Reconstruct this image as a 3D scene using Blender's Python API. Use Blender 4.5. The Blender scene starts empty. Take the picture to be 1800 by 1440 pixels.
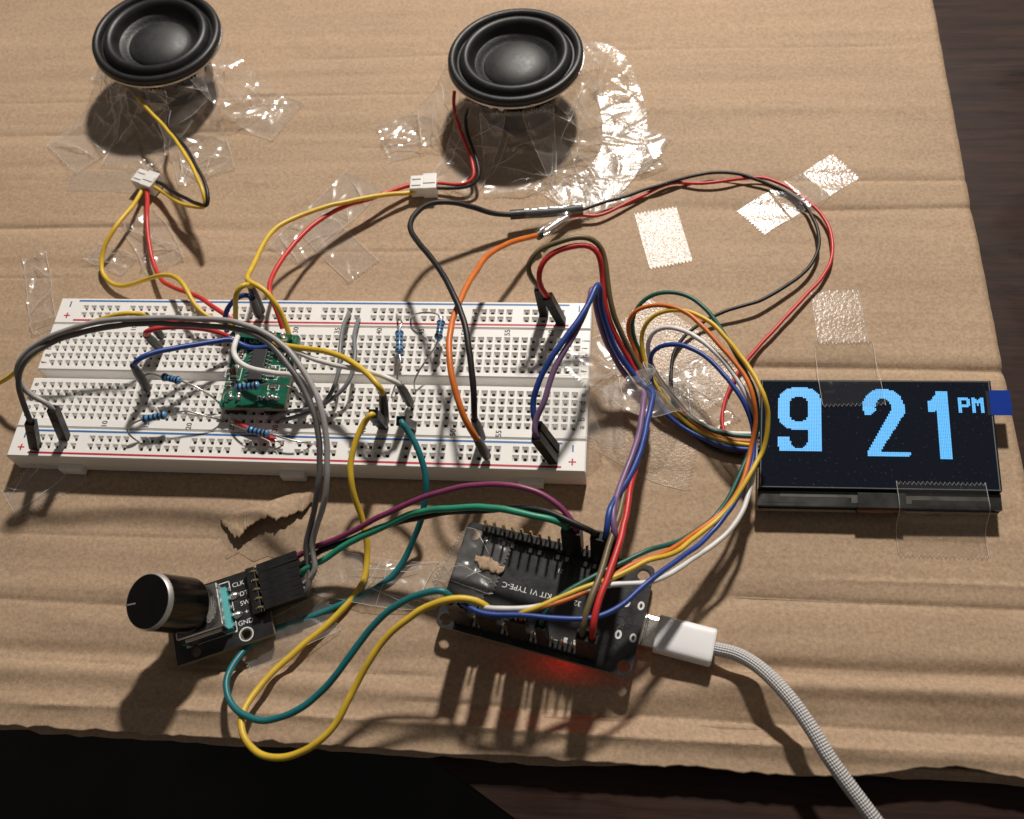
import bpy, bmesh, math, random
from mathutils import Vector, Matrix, noise
from mathutils.geometry import tessellate_polygon

# ------------------------------------------------------------------ units: code is written in millimetres, the scene is in metres
S = 0.001
V = Vector
sc = bpy.context.scene
col = sc.collection

# ------------------------------------------------------------------ camera
CAM = V((90.928, -133.098, 240.30))
RX = V((0.99357375, 0.07143655, -0.0877954))
RY = V((0.02134175, -0.879995, -0.47450325))      # image down
RZ = V((-0.11115639, 0.46958027, -0.8758645))     # forward
FPX = 1675.0
cd = bpy.data.cameras.new('camera')
cam = bpy.data.objects.new('camera', cd)
col.objects.link(cam)
m = Matrix((RX, -RY, -RZ)).transposed().to_4x4()
m.translation = CAM * S
cam.matrix_world = m
cd.sensor_fit = 'HORIZONTAL'
cd.sensor_width = 36.0
cd.lens = FPX / 1800.0 * 36.0
cd.clip_start = 0.01
cd.clip_end = 20.0
cd.dof.use_dof = True
cd.dof.focus_distance = 0.262
cd.dof.aperture_fstop = 18.0
sc.camera = cam

# ------------------------------------------------------------------ world: dim evening room
w = bpy.data.worlds.new('World')
sc.world = w
w.use_nodes = True
bg = w.node_tree.nodes['Background']
bg.inputs[0].default_value = (1.0, 0.92, 0.84, 1)
bg.inputs[1].default_value = 0.096

# ------------------------------------------------------------------ the one lamp behind the board
LAMP = V((152.0, 575.0, 640.0))
ld = bpy.data.lights.new('desk_lamp', 'AREA')
ld.shape = 'DISK'
ld.size = 0.058
ld.energy = 9.0
ld.color = (1.0, 0.933, 0.86)
lamp = bpy.data.objects.new('desk_lamp', ld)
col.objects.link(lamp)
lamp.location = LAMP * S
lamp.rotation_euler = (V((60, 10, 0)) - LAMP).to_track_quat('-Z', 'Y').to_euler()

sc.view_settings.view_transform = 'Standard'
sc.view_settings.look = 'None'
sc.view_settings.exposure = 0.0
sc.view_settings.gamma = 1.0
sc.view_settings.use_curve_mapping = False
sc.render.engine = 'CYCLES'
sc.cycles.transparent_max_bounces = 24
sc.cycles.max_bounces = 10
sc.render.resolution_x = 1024
sc.render.resolution_y = 819

# ------------------------------------------------------------------ helpers
def ray(px, py):
    return (RX * ((px - 900) / FPX) + RY * ((py - 720) / FPX) + RZ).normalized()

def at(px, py, z=0.0):
    d = ray(px, py)
    return CAM + d * ((z - CAM.z) / d.z)

def at_len(px, py, B, L):
    """point seen at a pixel that lies L mm away from B (the upper solution)"""
    q = ray(px, py)
    wv = CAM - B
    b = wv.dot(q)
    d = b * b - (wv.dot(wv) - L * L)
    P = CAM + q * (-b - math.sqrt(max(d, 0.0)))
    return B + (P - B).normalized() * L

ORG = {}

def thing(name, label, cat, loc, group=None):
    o = bpy.data.objects.new(name, None)
    o.empty_display_size = 0.005
    col.objects.link(o)
    o.location = V(loc) * S
    o['label'] = label
    o['category'] = cat
    if group:
        o['group'] = group
    ORG[o.name] = V(loc)
    return o

def tag(o, label, cat, group=None):
    o['label'] = label
    o['category'] = cat
    if group:
        o['group'] = group
    return o

class MB:
    def __init__(s):
        s.v = []; s.f = []; s.m = []; s.round = False
    def add(s, vs, fs, mi=0):
        n = len(s.v)
        s.v += [V(p) for p in vs]
        s.f += [tuple(i + n for i in f) for f in fs]
        s.m += [mi] * len(fs)
    def box(s, c, size, ax=None, bev=0.0, mi=0):
        ax = ax or (V((1, 0, 0)), V((0, 1, 0)), V((0, 0, 1)))
        c = V(c)
        hx, hy, hz = (q / 2 for q in size)
        if bev <= 0:
            vs = [c + ax[0] * (hx * i) + ax[1] * (hy * j) + ax[2] * (hz * k) for i in (-1, 1) for j in (-1, 1) for k in (-1, 1)]
            s.add(vs, [(0, 1, 3, 2), (4, 6, 7, 5), (0, 4, 5, 1), (2, 3, 7, 6), (0, 2, 6, 4), (1, 5, 7, 3)], mi)
            return
        bm = bmesh.new()
        bmesh.ops.create_cube(bm, size=1.0)
        for v in bm.verts:
            v.co = V((v.co.x * size[0], v.co.y * size[1], v.co.z * size[2]))
        bmesh.ops.bevel(bm, geom=list(bm.edges), offset=bev, segments=2, profile=0.6, affect='EDGES')
        bm.verts.index_update()
        s.add([c + ax[0] * v.co.x + ax[1] * v.co.y + ax[2] * v.co.z for v in bm.verts], [tuple(v.index for v in f.verts) for f in bm.faces], mi)
        bm.free()
    def tube(s, pts, r, n=8, cap=True, mi=0):
        s.round = True
        pts = [V(p) for p in pts]
        rs = r if isinstance(r, (list, tuple)) else [r] * len(pts)
        t0 = (pts[1] - pts[0]).normalized()
        a = V((0, 0, 1)) if abs(t0.z) < 0.9 else V((1, 0, 0))
        nrm = (a - t0 * a.dot(t0)).normalized()
        vs = []
        for i, p in enumerate(pts):
            t = (pts[min(i + 1, len(pts) - 1)] - pts[max(i - 1, 0)]).normalized()
            nrm = (nrm - t * nrm.dot(t)).normalized()
            b = t.cross(nrm)
            for k in range(n):
                an = 2 * math.pi * k / n
                vs.append(p + (nrm * math.cos(an) + b * math.sin(an)) * rs[i])
        fs = []
        for i in range(len(pts) - 1):
            for k in range(n):
                fs.append((i * n + k, i * n + (k + 1) % n, (i + 1) * n + (k + 1) % n, (i + 1) * n + k))
        if cap:
            fs.append(tuple(reversed(range(n))))
            fs.append(tuple((len(pts) - 1) * n + k for k in range(n)))
        s.add(vs, fs, mi)
    def lathe(s, prof, c=(0, 0, 0), ax=None, n=48, mi=0):
        ax = ax or (V((1, 0, 0)), V((0, 1, 0)), V((0, 0, 1)))
        c = V(c); s.round = True
        vs, fs = [], []
        for (r, z) in prof:
            for k in range(n):
                an = 2 * math.pi * k / n
                vs.append(c + ax[0] * (max(r, 1e-4) * math.cos(an)) + ax[1] * (max(r, 1e-4) * math.sin(an)) + ax[2] * z)
        for i in range(len(prof) - 1):
            for k in range(n):
                fs.append((i * n + k, i * n + (k + 1) % n, (i + 1) * n + (k + 1) % n, (i + 1) * n + k))
        s.add(vs, fs, mi)
    def plate(s, outer, holes, z0, z1, fr, mi=0, side_mi=None):
        """flat plate with holes: 2-D loops in the frame fr(x, y, z)"""
        side_mi = mi if side_mi is None else side_mi
        loops = [[V((x, y, 0)) for x, y in lp] for lp in [outer] + holes]
        flat = [p for lp in loops for p in lp]
        tri = tessellate_polygon(loops)
        for z, flip in ((z1, False), (z0, True)):
            s.add([fr(p.x, p.y, z) for p in flat], [tuple(t) for t in tri], mi)
        for lp in loops:
            k = len(lp)
            vs = [fr(p.x, p.y, z0) for p in lp] + [fr(p.x, p.y, z1) for p in lp]
            s.add(vs, [(i, (i + 1) % k, k + (i + 1) % k, k + i) for i in range(k)], side_mi)
    def mesh(s, name, mats, org=V((0, 0, 0)), sharp=35):
        me = bpy.data.meshes.new(name)
        me.from_pydata([(p - org) * S for p in s.v], [], s.f)
        for mt in mats:
            me.materials.append(mt)
        if len(mats) > 1:
            me.polygons.foreach_set('material_index', s.m)
        bm = bmesh.new()
        bm.from_mesh(me)
        bmesh.ops.recalc_face_normals(bm, faces=list(bm.faces))
        bm.to_mesh(me)
        bm.free()
        me.polygons.foreach_set('use_smooth', [True] * len(me.polygons))
        me.set_sharp_from_angle(angle=math.radians(sharp))
        me.update()
        return me
    def build(s, name, mats, parent=None, loc=None, sharp=None):
        sharp = sharp or (40 if s.round else 8)
        mats = mats if isinstance(mats, (list, tuple)) else [mats]
        org = ORG[parent.name] if parent else V(loc or (0, 0, 0))
        o = bpy.data.objects.new(name, s.mesh(name, mats, org, sharp))
        col.objects.link(o)
        if parent:
            o.parent = parent
        else:
            o.location = org * S
        ORG[o.name] = org
        return o

def inst(name, me, parent, loc, ax=None):
    """one more object of a shared mesh at a place (mm) with axes"""
    o = bpy.data.objects.new(name, me)
    col.objects.link(o)
    o.parent = parent
    mt = Matrix(ax).transposed().to_4x4() if ax else Matrix.Identity(4)
    mt.translation = (V(loc) - ORG[parent.name]) * S
    o.matrix_local = mt
    ORG[o.name] = V(loc)
    return o

def smooth(pts, step=1.2):
    """Catmull-Rom (centripetal) through 3-D points, resampled"""
    P = [V(p) for p in pts]
    P = [P[0] * 2 - P[1]] + P + [P[-1] * 2 - P[-2]]
    out = []
    for i in range(1, len(P) - 2):
        p0, p1, p2, p3 = P[i - 1:i + 3]
        t0 = 0.0
        t1 = t0 + max((p1 - p0).length, 1e-3) ** 0.5
        t2 = t1 + max((p2 - p1).length, 1e-3) ** 0.5
        t3 = t2 + max((p3 - p2).length, 1e-3) ** 0.5
        n = max(2, int((p2 - p1).length / step))
        for k in range(n):
            t = t1 + (t2 - t1) * k / n
            A1 = p0 * ((t1 - t) / (t1 - t0)) + p1 * ((t - t0) / (t1 - t0))
            A2 = p1 * ((t2 - t) / (t2 - t1)) + p2 * ((t - t1) / (t2 - t1))
            A3 = p2 * ((t3 - t) / (t3 - t2)) + p3 * ((t - t2) / (t3 - t2))
            B1 = A1 * ((t2 - t) / (t2 - t0)) + A2 * ((t - t0) / (t2 - t0))
            B2 = A2 * ((t3 - t) / (t3 - t1)) + A3 * ((t - t1) / (t3 - t1))
            out.append(B1 * ((t2 - t) / (t2 - t1)) + B2 * ((t - t1) / (t2 - t1)))
    out.append(P[-2])
    # relax hand-traced wobble: two light passes, ends fixed
    for _ in range(3):
        out = [out[0]] + [out[i] * 0.5 + (out[i - 1] + out[i + 1]) * 0.25 for i in range(1, len(out) - 1)] + [out[-1]]
    return out

# ------------------------------------------------------------------ materials
def mat(name, c, rough=0.5, metal=0.0, var=0.0, vscale=300.0, bump=0.0, bscale=900.0, spec=0.5, emis=None, estr=0.0, coat=0.0, sss=0.0):
    mt = bpy.data.materials.new(name)
    mt.use_nodes = True
    nt = mt.node_tree
    b = nt.nodes['Principled BSDF']
    b.inputs['Base Color'].default_value = (*c, 1)
    b.inputs['Roughness'].default_value = rough
    b.inputs['Metallic'].default_value = metal
    b.inputs['Specular IOR Level'].default_value = spec
    b.inputs['Coat Weight'].default_value = coat
    if sss:
        b.inputs['Subsurface Weight'].default_value = sss
        b.inputs['Subsurface Radius'].default_value = (0.001, 0.0008, 0.0006)
    if emis:
        b.inputs['Emission Color'].default_value = (*emis, 1)
        b.inputs['Emission Strength'].default_value = estr
    tc = nt.nodes.new('ShaderNodeTexCoord')
    if var > 0:
        n = nt.nodes.new('ShaderNodeTexNoise')
        n.inputs['Scale'].default_value = vscale
        n.inputs['Detail'].default_value = 5
        nt.links.new(tc.outputs['Object'], n.inputs['Vector'])
        r = nt.nodes.new('ShaderNodeMapRange')
        r.inputs['From Min'].default_value = 0.3
        r.inputs['From Max'].default_value = 0.7
        r.inputs['To Min'].default_value = 1 - var
        r.inputs['To Max'].default_value = 1 + var
        nt.links.new(n.outputs['Fac'], r.inputs['Value'])
        mx = nt.nodes.new('ShaderNodeMix')
        mx.data_type = 'RGBA'
        mx.blend_type = 'MULTIPLY'
        mx.inputs['Factor'].default_value = 1
        mx.inputs['A'].default_value = (*c, 1)
        nt.links.new(r.outputs['Result'], mx.inputs['B'])
        nt.links.new(mx.outputs['Result'], b.inputs['Base Color'])
        r2 = nt.nodes.new('ShaderNodeMapRange')
        r2.inputs['To Min'].default_value = max(0.02, rough - 0.12)
        r2.inputs['To Max'].default_value = min(1.0, rough + 0.12)
        nt.links.new(n.outputs['Fac'], r2.inputs['Value'])
        nt.links.new(r2.outputs['Result'], b.inputs['Roughness'])
    if bump > 0:
        n2 = nt.nodes.new('ShaderNodeTexNoise')
        n2.inputs['Scale'].default_value = bscale
        n2.inputs['Detail'].default_value = 6
        nt.links.new(tc.outputs['Object'], n2.inputs['Vector'])
        bp = nt.nodes.new('ShaderNodeBump')
        bp.inputs['Strength'].default_value = bump
        bp.inputs['Distance'].default_value = 0.0003
        nt.links.new(n2.outputs['Fac'], bp.inputs['Height'])
        nt.links.new(bp.outputs['Normal'], b.inputs['Normal'])
    return mt

def mat_cardboard(name, base):
    mt = bpy.data.materials.new(name)
    mt.use_nodes = True
    nt = mt.node_tree
    L = nt.links
    b = nt.nodes['Principled BSDF']
    b.inputs['Roughness'].default_value = 0.72
    b.inputs['Specular IOR Level'].default_value = 0.22
    tc = nt.nodes.new('ShaderNodeTexCoord')
    def nz(scale, detail, stretch=None, rough=0.6):
        n = nt.nodes.new('ShaderNodeTexNoise')
        n.inputs['Scale'].default_value = scale
        n.inputs['Detail'].default_value = detail
        n.inputs['Roughness'].default_value = rough
        if stretch:
            mp = nt.nodes.new('ShaderNodeMapping')
            mp.inputs['Scale'].default_value = stretch
            L.new(tc.outputs['Object'], mp.inputs['Vector'])
            L.new(mp.outputs['Vector'], n.inputs['Vector'])
        else:
            L.new(tc.outputs['Object'], n.inputs['Vector'])
        return n
    big = nz(16, 4, (1, 1.6, 1))
    fib = nz(950, 7, (1, 1, 1), 0.75)
    spk = nz(420, 3)
    band = nz(60, 3, (0.05, 1, 1))
    def mr(n, a, c, lo, hi):
        r = nt.nodes.new('ShaderNodeMapRange')
        r.inputs['From Min'].default_value = a; r.inputs['From Max'].default_value = c
        r.inputs['To Min'].default_value = lo; r.inputs['To Max'].default_value = hi
        L.new(n.outputs['Fac'], r.inputs['Value'])
        return r.outputs['Result']
    def mul(a, c):
        q = nt.nodes.new('ShaderNodeMath'); q.operation = 'MULTIPLY'
        L.new(a, q.inputs[0]); L.new(c, q.inputs[1])
        return q.outputs[0]
    k = mul(mul(mr(big, .3, .7, .93, 1.06), mr(fib, .28, .72, .66, 1.26)), mul(mr(band, .35, .65, .95, 1.04), mr(spk, .72, .80, 1.0, .62)))
    mx = nt.nodes.new('ShaderNodeMix'); mx.data_type = 'RGBA'; mx.blend_type = 'MULTIPLY'
    mx.inputs['Factor'].default_value = 1
    mx.inputs['A'].default_value = (*base, 1)
    L.new(k, mx.inputs['B'])
    L.new(mx.outputs['Result'], b.inputs['Base Color'])
    b1 = nt.nodes.new('ShaderNodeBump'); b1.inputs['Strength'].default_value = 0.35; b1.inputs['Distance'].default_value = 0.00025
    L.new(fib.outputs['Fac'], b1.inputs['Height'])
    pit = nz(190, 3)
    b2 = nt.nodes.new('ShaderNodeBump'); b2.inputs['Strength'].default_value = 0.30; b2.inputs['Distance'].default_value = 0.0006
    L.new(pit.outputs['Fac'], b2.inputs['Height'])
    L.new(b1.outputs['Normal'], b2.inputs['Normal'])
    L.new(b2.outputs['Normal'], b.inputs['Normal'])
    return mt

def mat_wood():
    mt = bpy.data.materials.new('dark_stained_wood')
    mt.use_nodes = True
    nt = mt.node_tree; L = nt.links
    b = nt.nodes['Principled BSDF']
    b.inputs['Roughness'].default_value = 0.42
    b.inputs['Specular IOR Level'].default_value = 0.2
    tc = nt.nodes.new('ShaderNodeTexCoord')
    mp = nt.nodes.new('ShaderNodeMapping')
    mp.inputs['Rotation'].default_value = (0, 0, math.radians(17))
    mp.inputs['Scale'].default_value = (12, 160, 160)
    L.new(tc.outputs['Object'], mp.inputs['Vector'])
    n = nt.nodes.new('ShaderNodeTexNoise')
    n.inputs['Scale'].default_value = 2.2; n.inputs['Detail'].default_value = 9; n.inputs['Roughness'].default_value = 0.7
    n.inputs['Distortion'].default_value = 0.4
    L.new(mp.outputs['Vector'], n.inputs['Vector'])
    cr = nt.nodes.new('ShaderNodeValToRGB')
    cr.color_ramp.elements[0].position = 0.32; cr.color_ramp.elements[0].color = (0.010, 0.0045, 0.003, 1)
    cr.color_ramp.elements[1].position = 0.75; cr.color_ramp.elements[1].color = (0.050, 0.022, 0.015, 1)
    L.new(n.outputs['Fac'], cr.inputs['Fac'])
    L.new(cr.outputs['Color'], b.inputs['Base Color'])
    sm = nt.nodes.new('ShaderNodeTexNoise'); sm.inputs['Scale'].default_value = 22; sm.inputs['Detail'].default_value = 5; sm.inputs['Distortion'].default_value = 1.5
    L.new(tc.outputs['Object'], sm.inputs['Vector'])
    r = nt.nodes.new('ShaderNodeMapRange'); r.inputs['From Min'].default_value = .35; r.inputs['From Max'].default_value = .65
    r.inputs['To Min'].default_value = 0.38; r.inputs['To Max'].default_value = 0.62
    L.new(sm.outputs['Fac'], r.inputs['Value']); L.new(r.outputs['Result'], b.inputs['Roughness'])
    bp = nt.nodes.new('ShaderNodeBump'); bp.inputs['Strength'].default_value = 0.25; bp.inputs['Distance'].default_value = 0.0003
    L.new(n.outputs['Fac'], bp.inputs['Height']); L.new(bp.outputs['Normal'], b.inputs['Normal'])
    return mt

def mat_film(name, gloss=0.10, rough=0.14, bscale=500.0, bump=0.35, tint=0.985, haze=0.05):
    """clear adhesive tape: mostly see-through with a bright skin"""
    mt = bpy.data.materials.new(name)
    mt.use_nodes = True
    nt = mt.node_tree; L = nt.links
    nt.nodes.remove(nt.nodes['Principled BSDF'])
    out = nt.nodes['Material Output']
    tr = nt.nodes.new('ShaderNodeBsdfTransparent'); tr.inputs[0].default_value = (tint, tint, tint * 0.99, 1)
    gl = nt.nodes.new('ShaderNodeBsdfGlossy'); gl.inputs['Roughness'].default_value = rough
    gl.inputs['Color'].default_value = (1, 1, 1, 1)
    mx = nt.nodes.new('ShaderNodeMixShader')
    lw = nt.nodes.new('ShaderNodeFresnel'); lw.inputs['IOR'].default_value = 1.45
    ad = nt.nodes.new('ShaderNodeMath'); ad.operation = 'MULTIPLY_ADD'; ad.use_clamp = True
    ad.inputs[1].default_value = gloss / 0.04; ad.inputs[2].default_value = 0.0
    L.new(lw.outputs[0], ad.inputs[0])
    mn = nt.nodes.new('ShaderNodeMath'); mn.operation = 'MINIMUM'; mn.inputs[1].default_value = 0.13
    L.new(ad.outputs[0], mn.inputs[0])
    L.new(mn.outputs[0], mx.inputs[0])
    L.new(tr.outputs[0], mx.inputs[1]); L.new(gl.outputs[0], mx.inputs[2])
    df = nt.nodes.new('ShaderNodeBsdfDiffuse'); df.inputs['Color'].default_value = (0.9, 0.88, 0.86, 1)
    hz = nt.nodes.new('ShaderNodeMixShader'); hz.inputs[0].default_value = haze
    L.new(mx.outputs[0], hz.inputs[1]); L.new(df.outputs[0], hz.inputs[2])
    L.new(hz.outputs[0], out.inputs['Surface'])
    tc = nt.nodes.new('ShaderNodeTexCoord')
    n = nt.nodes.new('ShaderNodeTexNoise'); n.inputs['Scale'].default_value = bscale; n.inputs['Detail'].default_value = 4
    L.new(tc.outputs['Object'], n.inputs['Vector'])
    bp = nt.nodes.new('ShaderNodeBump'); bp.inputs['Strength'].default_value = bump; bp.inputs['Distance'].default_value = 0.0004
    L.new(n.outputs['Fac'], bp.inputs['Height'])
    L.new(bp.outputs['Normal'], gl.inputs['Normal']); L.new(bp.outputs['Normal'], lw.inputs['Normal'])
    return mt

def mat_braid():
    mt = mat('white_braid', (0.62, 0.60, 0.60), 0.75)
    nt = mt.node_tree; L = nt.links
    b = nt.nodes['Principled BSDF']
    uv = nt.nodes.new('ShaderNodeUVMap')
    sep = nt.nodes.new('ShaderNodeSeparateXYZ')
    L.new(uv.outputs['UV'], sep.inputs[0])
    def wave(sgn):
        a = nt.nodes.new('ShaderNodeMath'); a.operation = 'MULTIPLY'; a.inputs[1].default_value = 2 * math.pi * 9
        L.new(sep.outputs['X'], a.inputs[0])
        c = nt.nodes.new('ShaderNodeMath'); c.operation = 'MULTIPLY'; c.inputs[1].default_value = sgn * 2 * math.pi * 0.72
        L.new(sep.outputs['Y'], c.inputs[0])
        d = nt.nodes.new('ShaderNodeMath'); d.operation = 'ADD'
        L.new(a.outputs[0], d.inputs[0]); L.new(c.outputs[0], d.inputs[1])
        e = nt.nodes.new('ShaderNodeMath'); e.operation = 'SINE'
        L.new(d.outputs[0], e.inputs[0])
        return e.outputs[0]
    p = nt.nodes.new('ShaderNodeMath'); p.operation = 'MULTIPLY'
    L.new(wave(1), p.inputs[0]); L.new(wave(-1), p.inputs[1])
    bp = nt.nodes.new('ShaderNodeBump'); bp.inputs['Strength'].default_value = 0.8; bp.inputs['Distance'].default_value = 0.0003
    L.new(p.outputs[0], bp.inputs['Height']); L.new(bp.outputs['Normal'], b.inputs['Normal'])
    r = nt.nodes.new('ShaderNodeMapRange'); r.inputs['From Min'].default_value = -1; r.inputs['To Min'].default_value = 0.50; r.inputs['To Max'].default_value = 1.06
    L.new(p.outputs[0], r.inputs['Value'])
    mx = nt.nodes.new('ShaderNodeMix'); mx.data_type = 'RGBA'; mx.blend_type = 'MULTIPLY'; mx.inputs['Factor'].default_value = 1
    mx.inputs['A'].default_value = (0.80, 0.785, 0.775, 1)
    L.new(r.outputs['Result'], mx.inputs['B']); L.new(mx.outputs['Result'], b.inputs['Base Color'])
    return mt

M = {}
def speck(mt, c, scale, th):
    nt = mt.node_tree; b = nt.nodes['Principled BSDF']
    tc = nt.nodes.new('ShaderNodeTexCoord'); n = nt.nodes.new('ShaderNodeTexNoise')
    n.inputs['Scale'].default_value = scale; n.inputs['Detail'].default_value = 2
    nt.links.new(tc.outputs['Object'], n.inputs['Vector'])
    r = nt.nodes.new('ShaderNodeMapRange'); r.inputs['From Min'].default_value = th; r.inputs['From Max'].default_value = th + 0.08
    nt.links.new(n.outputs['Fac'], r.inputs['Value'])
    mx = nt.nodes.new('ShaderNodeMix'); mx.data_type = 'RGBA'
    mx.inputs['A'].default_value = b.inputs['Base Color'].default_value; mx.inputs['B'].default_value = (*c, 1)
    nt.links.new(r.outputs['Result'], mx.inputs['Factor']); nt.links.new(mx.outputs['Result'], b.inputs['Base Color'])
def mat_tape_glint(name, alpha):
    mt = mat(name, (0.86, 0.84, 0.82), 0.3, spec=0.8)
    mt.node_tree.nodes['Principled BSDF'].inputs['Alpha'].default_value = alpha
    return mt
M['card'] = mat_cardboard('kraft_cardboard', (0.425, 0.300, 0.198))
M['card_in'] = mat_cardboard('kraft_inner', (0.36, 0.255, 0.17))
M['wood'] = mat_wood()
M['floor'] = mat('dark_carpet', (0.022, 0.021, 0.022), 0.95, var=0.6, vscale=9, bump=0.5, bscale=400)
M['abs_white'] = mat('white_abs', (0.84, 0.82, 0.79), 0.42, var=0.03, vscale=60, bump=0.04, bscale=1500, sss=0.06)
M['hole'] = mat('hole_dark', (0.09, 0.085, 0.08), 0.6)
M['clip'] = mat('hole_clip', (0.30, 0.29, 0.27), 0.35, 0.8)
M['blue_ink'] = mat('blue_ink', (0.03, 0.16, 0.42), 0.5, var=0.15, vscale=800)
M['red_ink'] = mat('red_ink', (0.50, 0.02, 0.045), 0.5, var=0.15, vscale=800)
M['black_ink'] = mat('black_ink', (0.05, 0.05, 0.05), 0.6)
M['housing'] = mat('black_housing', (0.008, 0.0075, 0.0075), 0.42, spec=0.35, var=0.2, vscale=500, bump=0.12, bscale=2500)
M['sleeve'] = mat('black_sleeve', (0.030, 0.030, 0.031), 0.45, var=0.2, vscale=400, bump=0.25, bscale=900)
M['gold'] = mat('gold_pin', (0.83, 0.66, 0.36), 0.25, 1.0)
M['steel'] = mat('tinned_steel', (0.72, 0.70, 0.67), 0.22, 1.0, var=0.06, vscale=700, bump=0.1, bscale=2500)
M['solder'] = mat('solder', (0.85, 0.84, 0.82), 0.34, 1.0, bump=0.2, bscale=1500)
M['lead'] = mat('resistor_lead', (0.55, 0.53, 0.51), 0.30, 1.0, bump=0.15, bscale=2500)
M['pcb_black'] = mat('black_soldermask', (0.017, 0.0175, 0.019), 0.34, var=0.25, vscale=250, bump=0.10, bscale=1400, coat=0.2)
M['pcb_green'] = mat('green_soldermask', (0.006, 0.105, 0.062), 0.27, var=0.2, vscale=350, bump=0.12, bscale=1300, coat=0.3)
M['pcb_blue'] = mat('blue_soldermask', (0.006, 0.05, 0.15), 0.3, var=0.2, vscale=300, bump=0.1, bscale=1400)
M['pcb_edge'] = mat('pcb_edge', (0.22, 0.19, 0.12), 0.6, var=0.2, vscale=900)
M['silk'] = mat('white_silkscreen', (0.74, 0.74, 0.72), 0.55, var=0.12, vscale=1500)
M['chip'] = mat('chip_epoxy', (0.018, 0.018, 0.020), 0.55, bump=0.2, bscale=2500)
M['trace'] = mat('soldermask_trace', (0.035, 0.037, 0.042), 0.25, coat=0.3)
M['smd'] = mat('smd_part', (0.10, 0.075, 0.05), 0.4, var=0.3, vscale=900)
M['teal_base'] = mat('teal_plastic', (0.05, 0.36, 0.38), 0.45, var=0.1, vscale=500)
M['knob'] = mat('knob_black', (0.0035, 0.0033, 0.0032), 0.17, var=0.3, vscale=300, bump=0.05, bscale=2000, spec=0.35)
M['chrome'] = mat('knob_chamfer', (0.9, 0.88, 0.86), 0.42, 1.0)
M['rubber'] = mat('speaker_rubber', (0.011, 0.011, 0.012), 0.46, var=0.25, vscale=250, bump=0.10, bscale=1500, spec=0.45)
M['cone'] = mat('speaker_cone', (0.012, 0.012, 0.0125), 0.52, var=0.3, vscale=700, bump=0.35, bscale=1100)
M['cap'] = mat('speaker_dust_cap', (0.013, 0.013, 0.0135), 0.55, var=0.2, vscale=400, bump=0.10, bscale=1500, spec=0.7)
M['basket'] = mat('speaker_basket', (0.48, 0.47, 0.46), 0.32, 1.0, var=0.08, vscale=300)
M['magnet'] = mat('speaker_magnet', (0.16, 0.15, 0.15), 0.35, 0.8, var=0.2, vscale=200)
M['jst'] = mat('white_nylon', (0.74, 0.72, 0.69), 0.42, var=0.04, vscale=200, sss=0.1)
M['usb_white'] = mat('white_plug', (0.86, 0.855, 0.86), 0.28, var=0.02, vscale=150, bump=0.04, bscale=900, coat=0.15)
M['usb_metal'] = mat('plug_shell', (0.86, 0.82, 0.74), 0.24, 1.0, bump=0.15, bscale=1500)
M['braid'] = mat_braid()
M['pointer'] = mat('pointer_paint', (0.30, 0.29, 0.28), 0.6)
M['film_edge_glint'] = mat_tape_glint('tape_edge_glint', 0.42)  # pale tubes: the highlight along tape outlines is put into the colour
M['film_crease_glint'] = mat_tape_glint('tape_crease_glint', 0.62)  # whitened fold lines, with the glint streaks along them painted in
M['glass'] = mat('display_glass', (0.006, 0.008, 0.016), 0.05)
speck(M['glass'], (0.045, 0.05, 0.065), 1300, 0.66)
M['glass_edge'] = mat('display_glass_edge', (0.16, 0.18, 0.18), 0.15, coat=0.5)
M['flex'] = mat('flex_film', (0.014, 0.0135, 0.012), 0.28, var=0.3, vscale=200, coat=0.3)
M['flex_tan'] = mat('flex_copper', (0.045, 0.045, 0.038), 0.35, var=0.2, vscale=300, coat=0.3)
M['amber'] = mat('amber_film', (0.14, 0.045, 0.015), 0.3, coat=0.4)
M['tab'] = mat('blue_pull_tab', (0.002, 0.030, 0.25), 0.6, spec=0.1)
M['pixel'] = mat('lit_pixel', (0.05, 0.2, 0.35), 0.5, emis=(0.075, 0.41, 0.86), estr=1.04)
M['led'] = mat('red_led', (0.4, 0.02, 0.02), 0.3, emis=(1.0, 0.03, 0.02), estr=12)
M['film_flat'] = mat_film('clear_tape_flat', 0.034, 0.26, 900, 0.50, haze=0.05)
M['film_dull'] = mat_film('clear_tape_pressed', 0.011, 0.20, 1300, 0.55, haze=0.025)
M['film'] = mat_film('clear_tape_crumpled', 0.045, 0.21, 160, 0.08, haze=0.075)
M['film_clear'] = mat_film('clear_tape_on_glass', 0.03, 0.10, 160, 0.05, haze=0.012)
M['film_sleeve'] = mat_film('clear_tape_sleeve', 0.07, 0.15, 330, 0.5)
M['res_blue'] = mat('resistor_enamel', (0.085, 0.26, 0.50), 0.30, var=0.1, vscale=700, coat=0.3)
WC = {}
def wmat(name, c, rough=0.42):
    WC[name] = mat('insulation_' + name, c, rough, var=0.10, vscale=220, bump=0.10, bscale=1200, sss=0.05)
wmat('yellow', (0.66, 0.44, 0.035)); wmat('red', (0.56, 0.030, 0.028)); wmat('black', (0.006, 0.006, 0.0065), 0.5)
wmat('blue', (0.016, 0.055, 0.27)); wmat('white', (0.72, 0.70, 0.67)); wmat('grey', (0.135, 0.125, 0.125))
wmat('light_grey', (0.34, 0.325, 0.32)); wmat('orange', (0.64, 0.16, 0.022)); wmat('olive', (0.155, 0.115, 0.055))
wmat('purple', (0.19, 0.105, 0.21)); wmat('magenta', (0.21, 0.030, 0.105)); wmat('green', (0.018, 0.25, 0.15))
wmat('teal', (0.008, 0.145, 0.165)); wmat('dark_green', (0.010, 0.10, 0.075)); wmat('dark_grey', (0.075, 0.070, 0.070))
wmat('solid_grey', (0.17, 0.18, 0.185))
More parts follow.
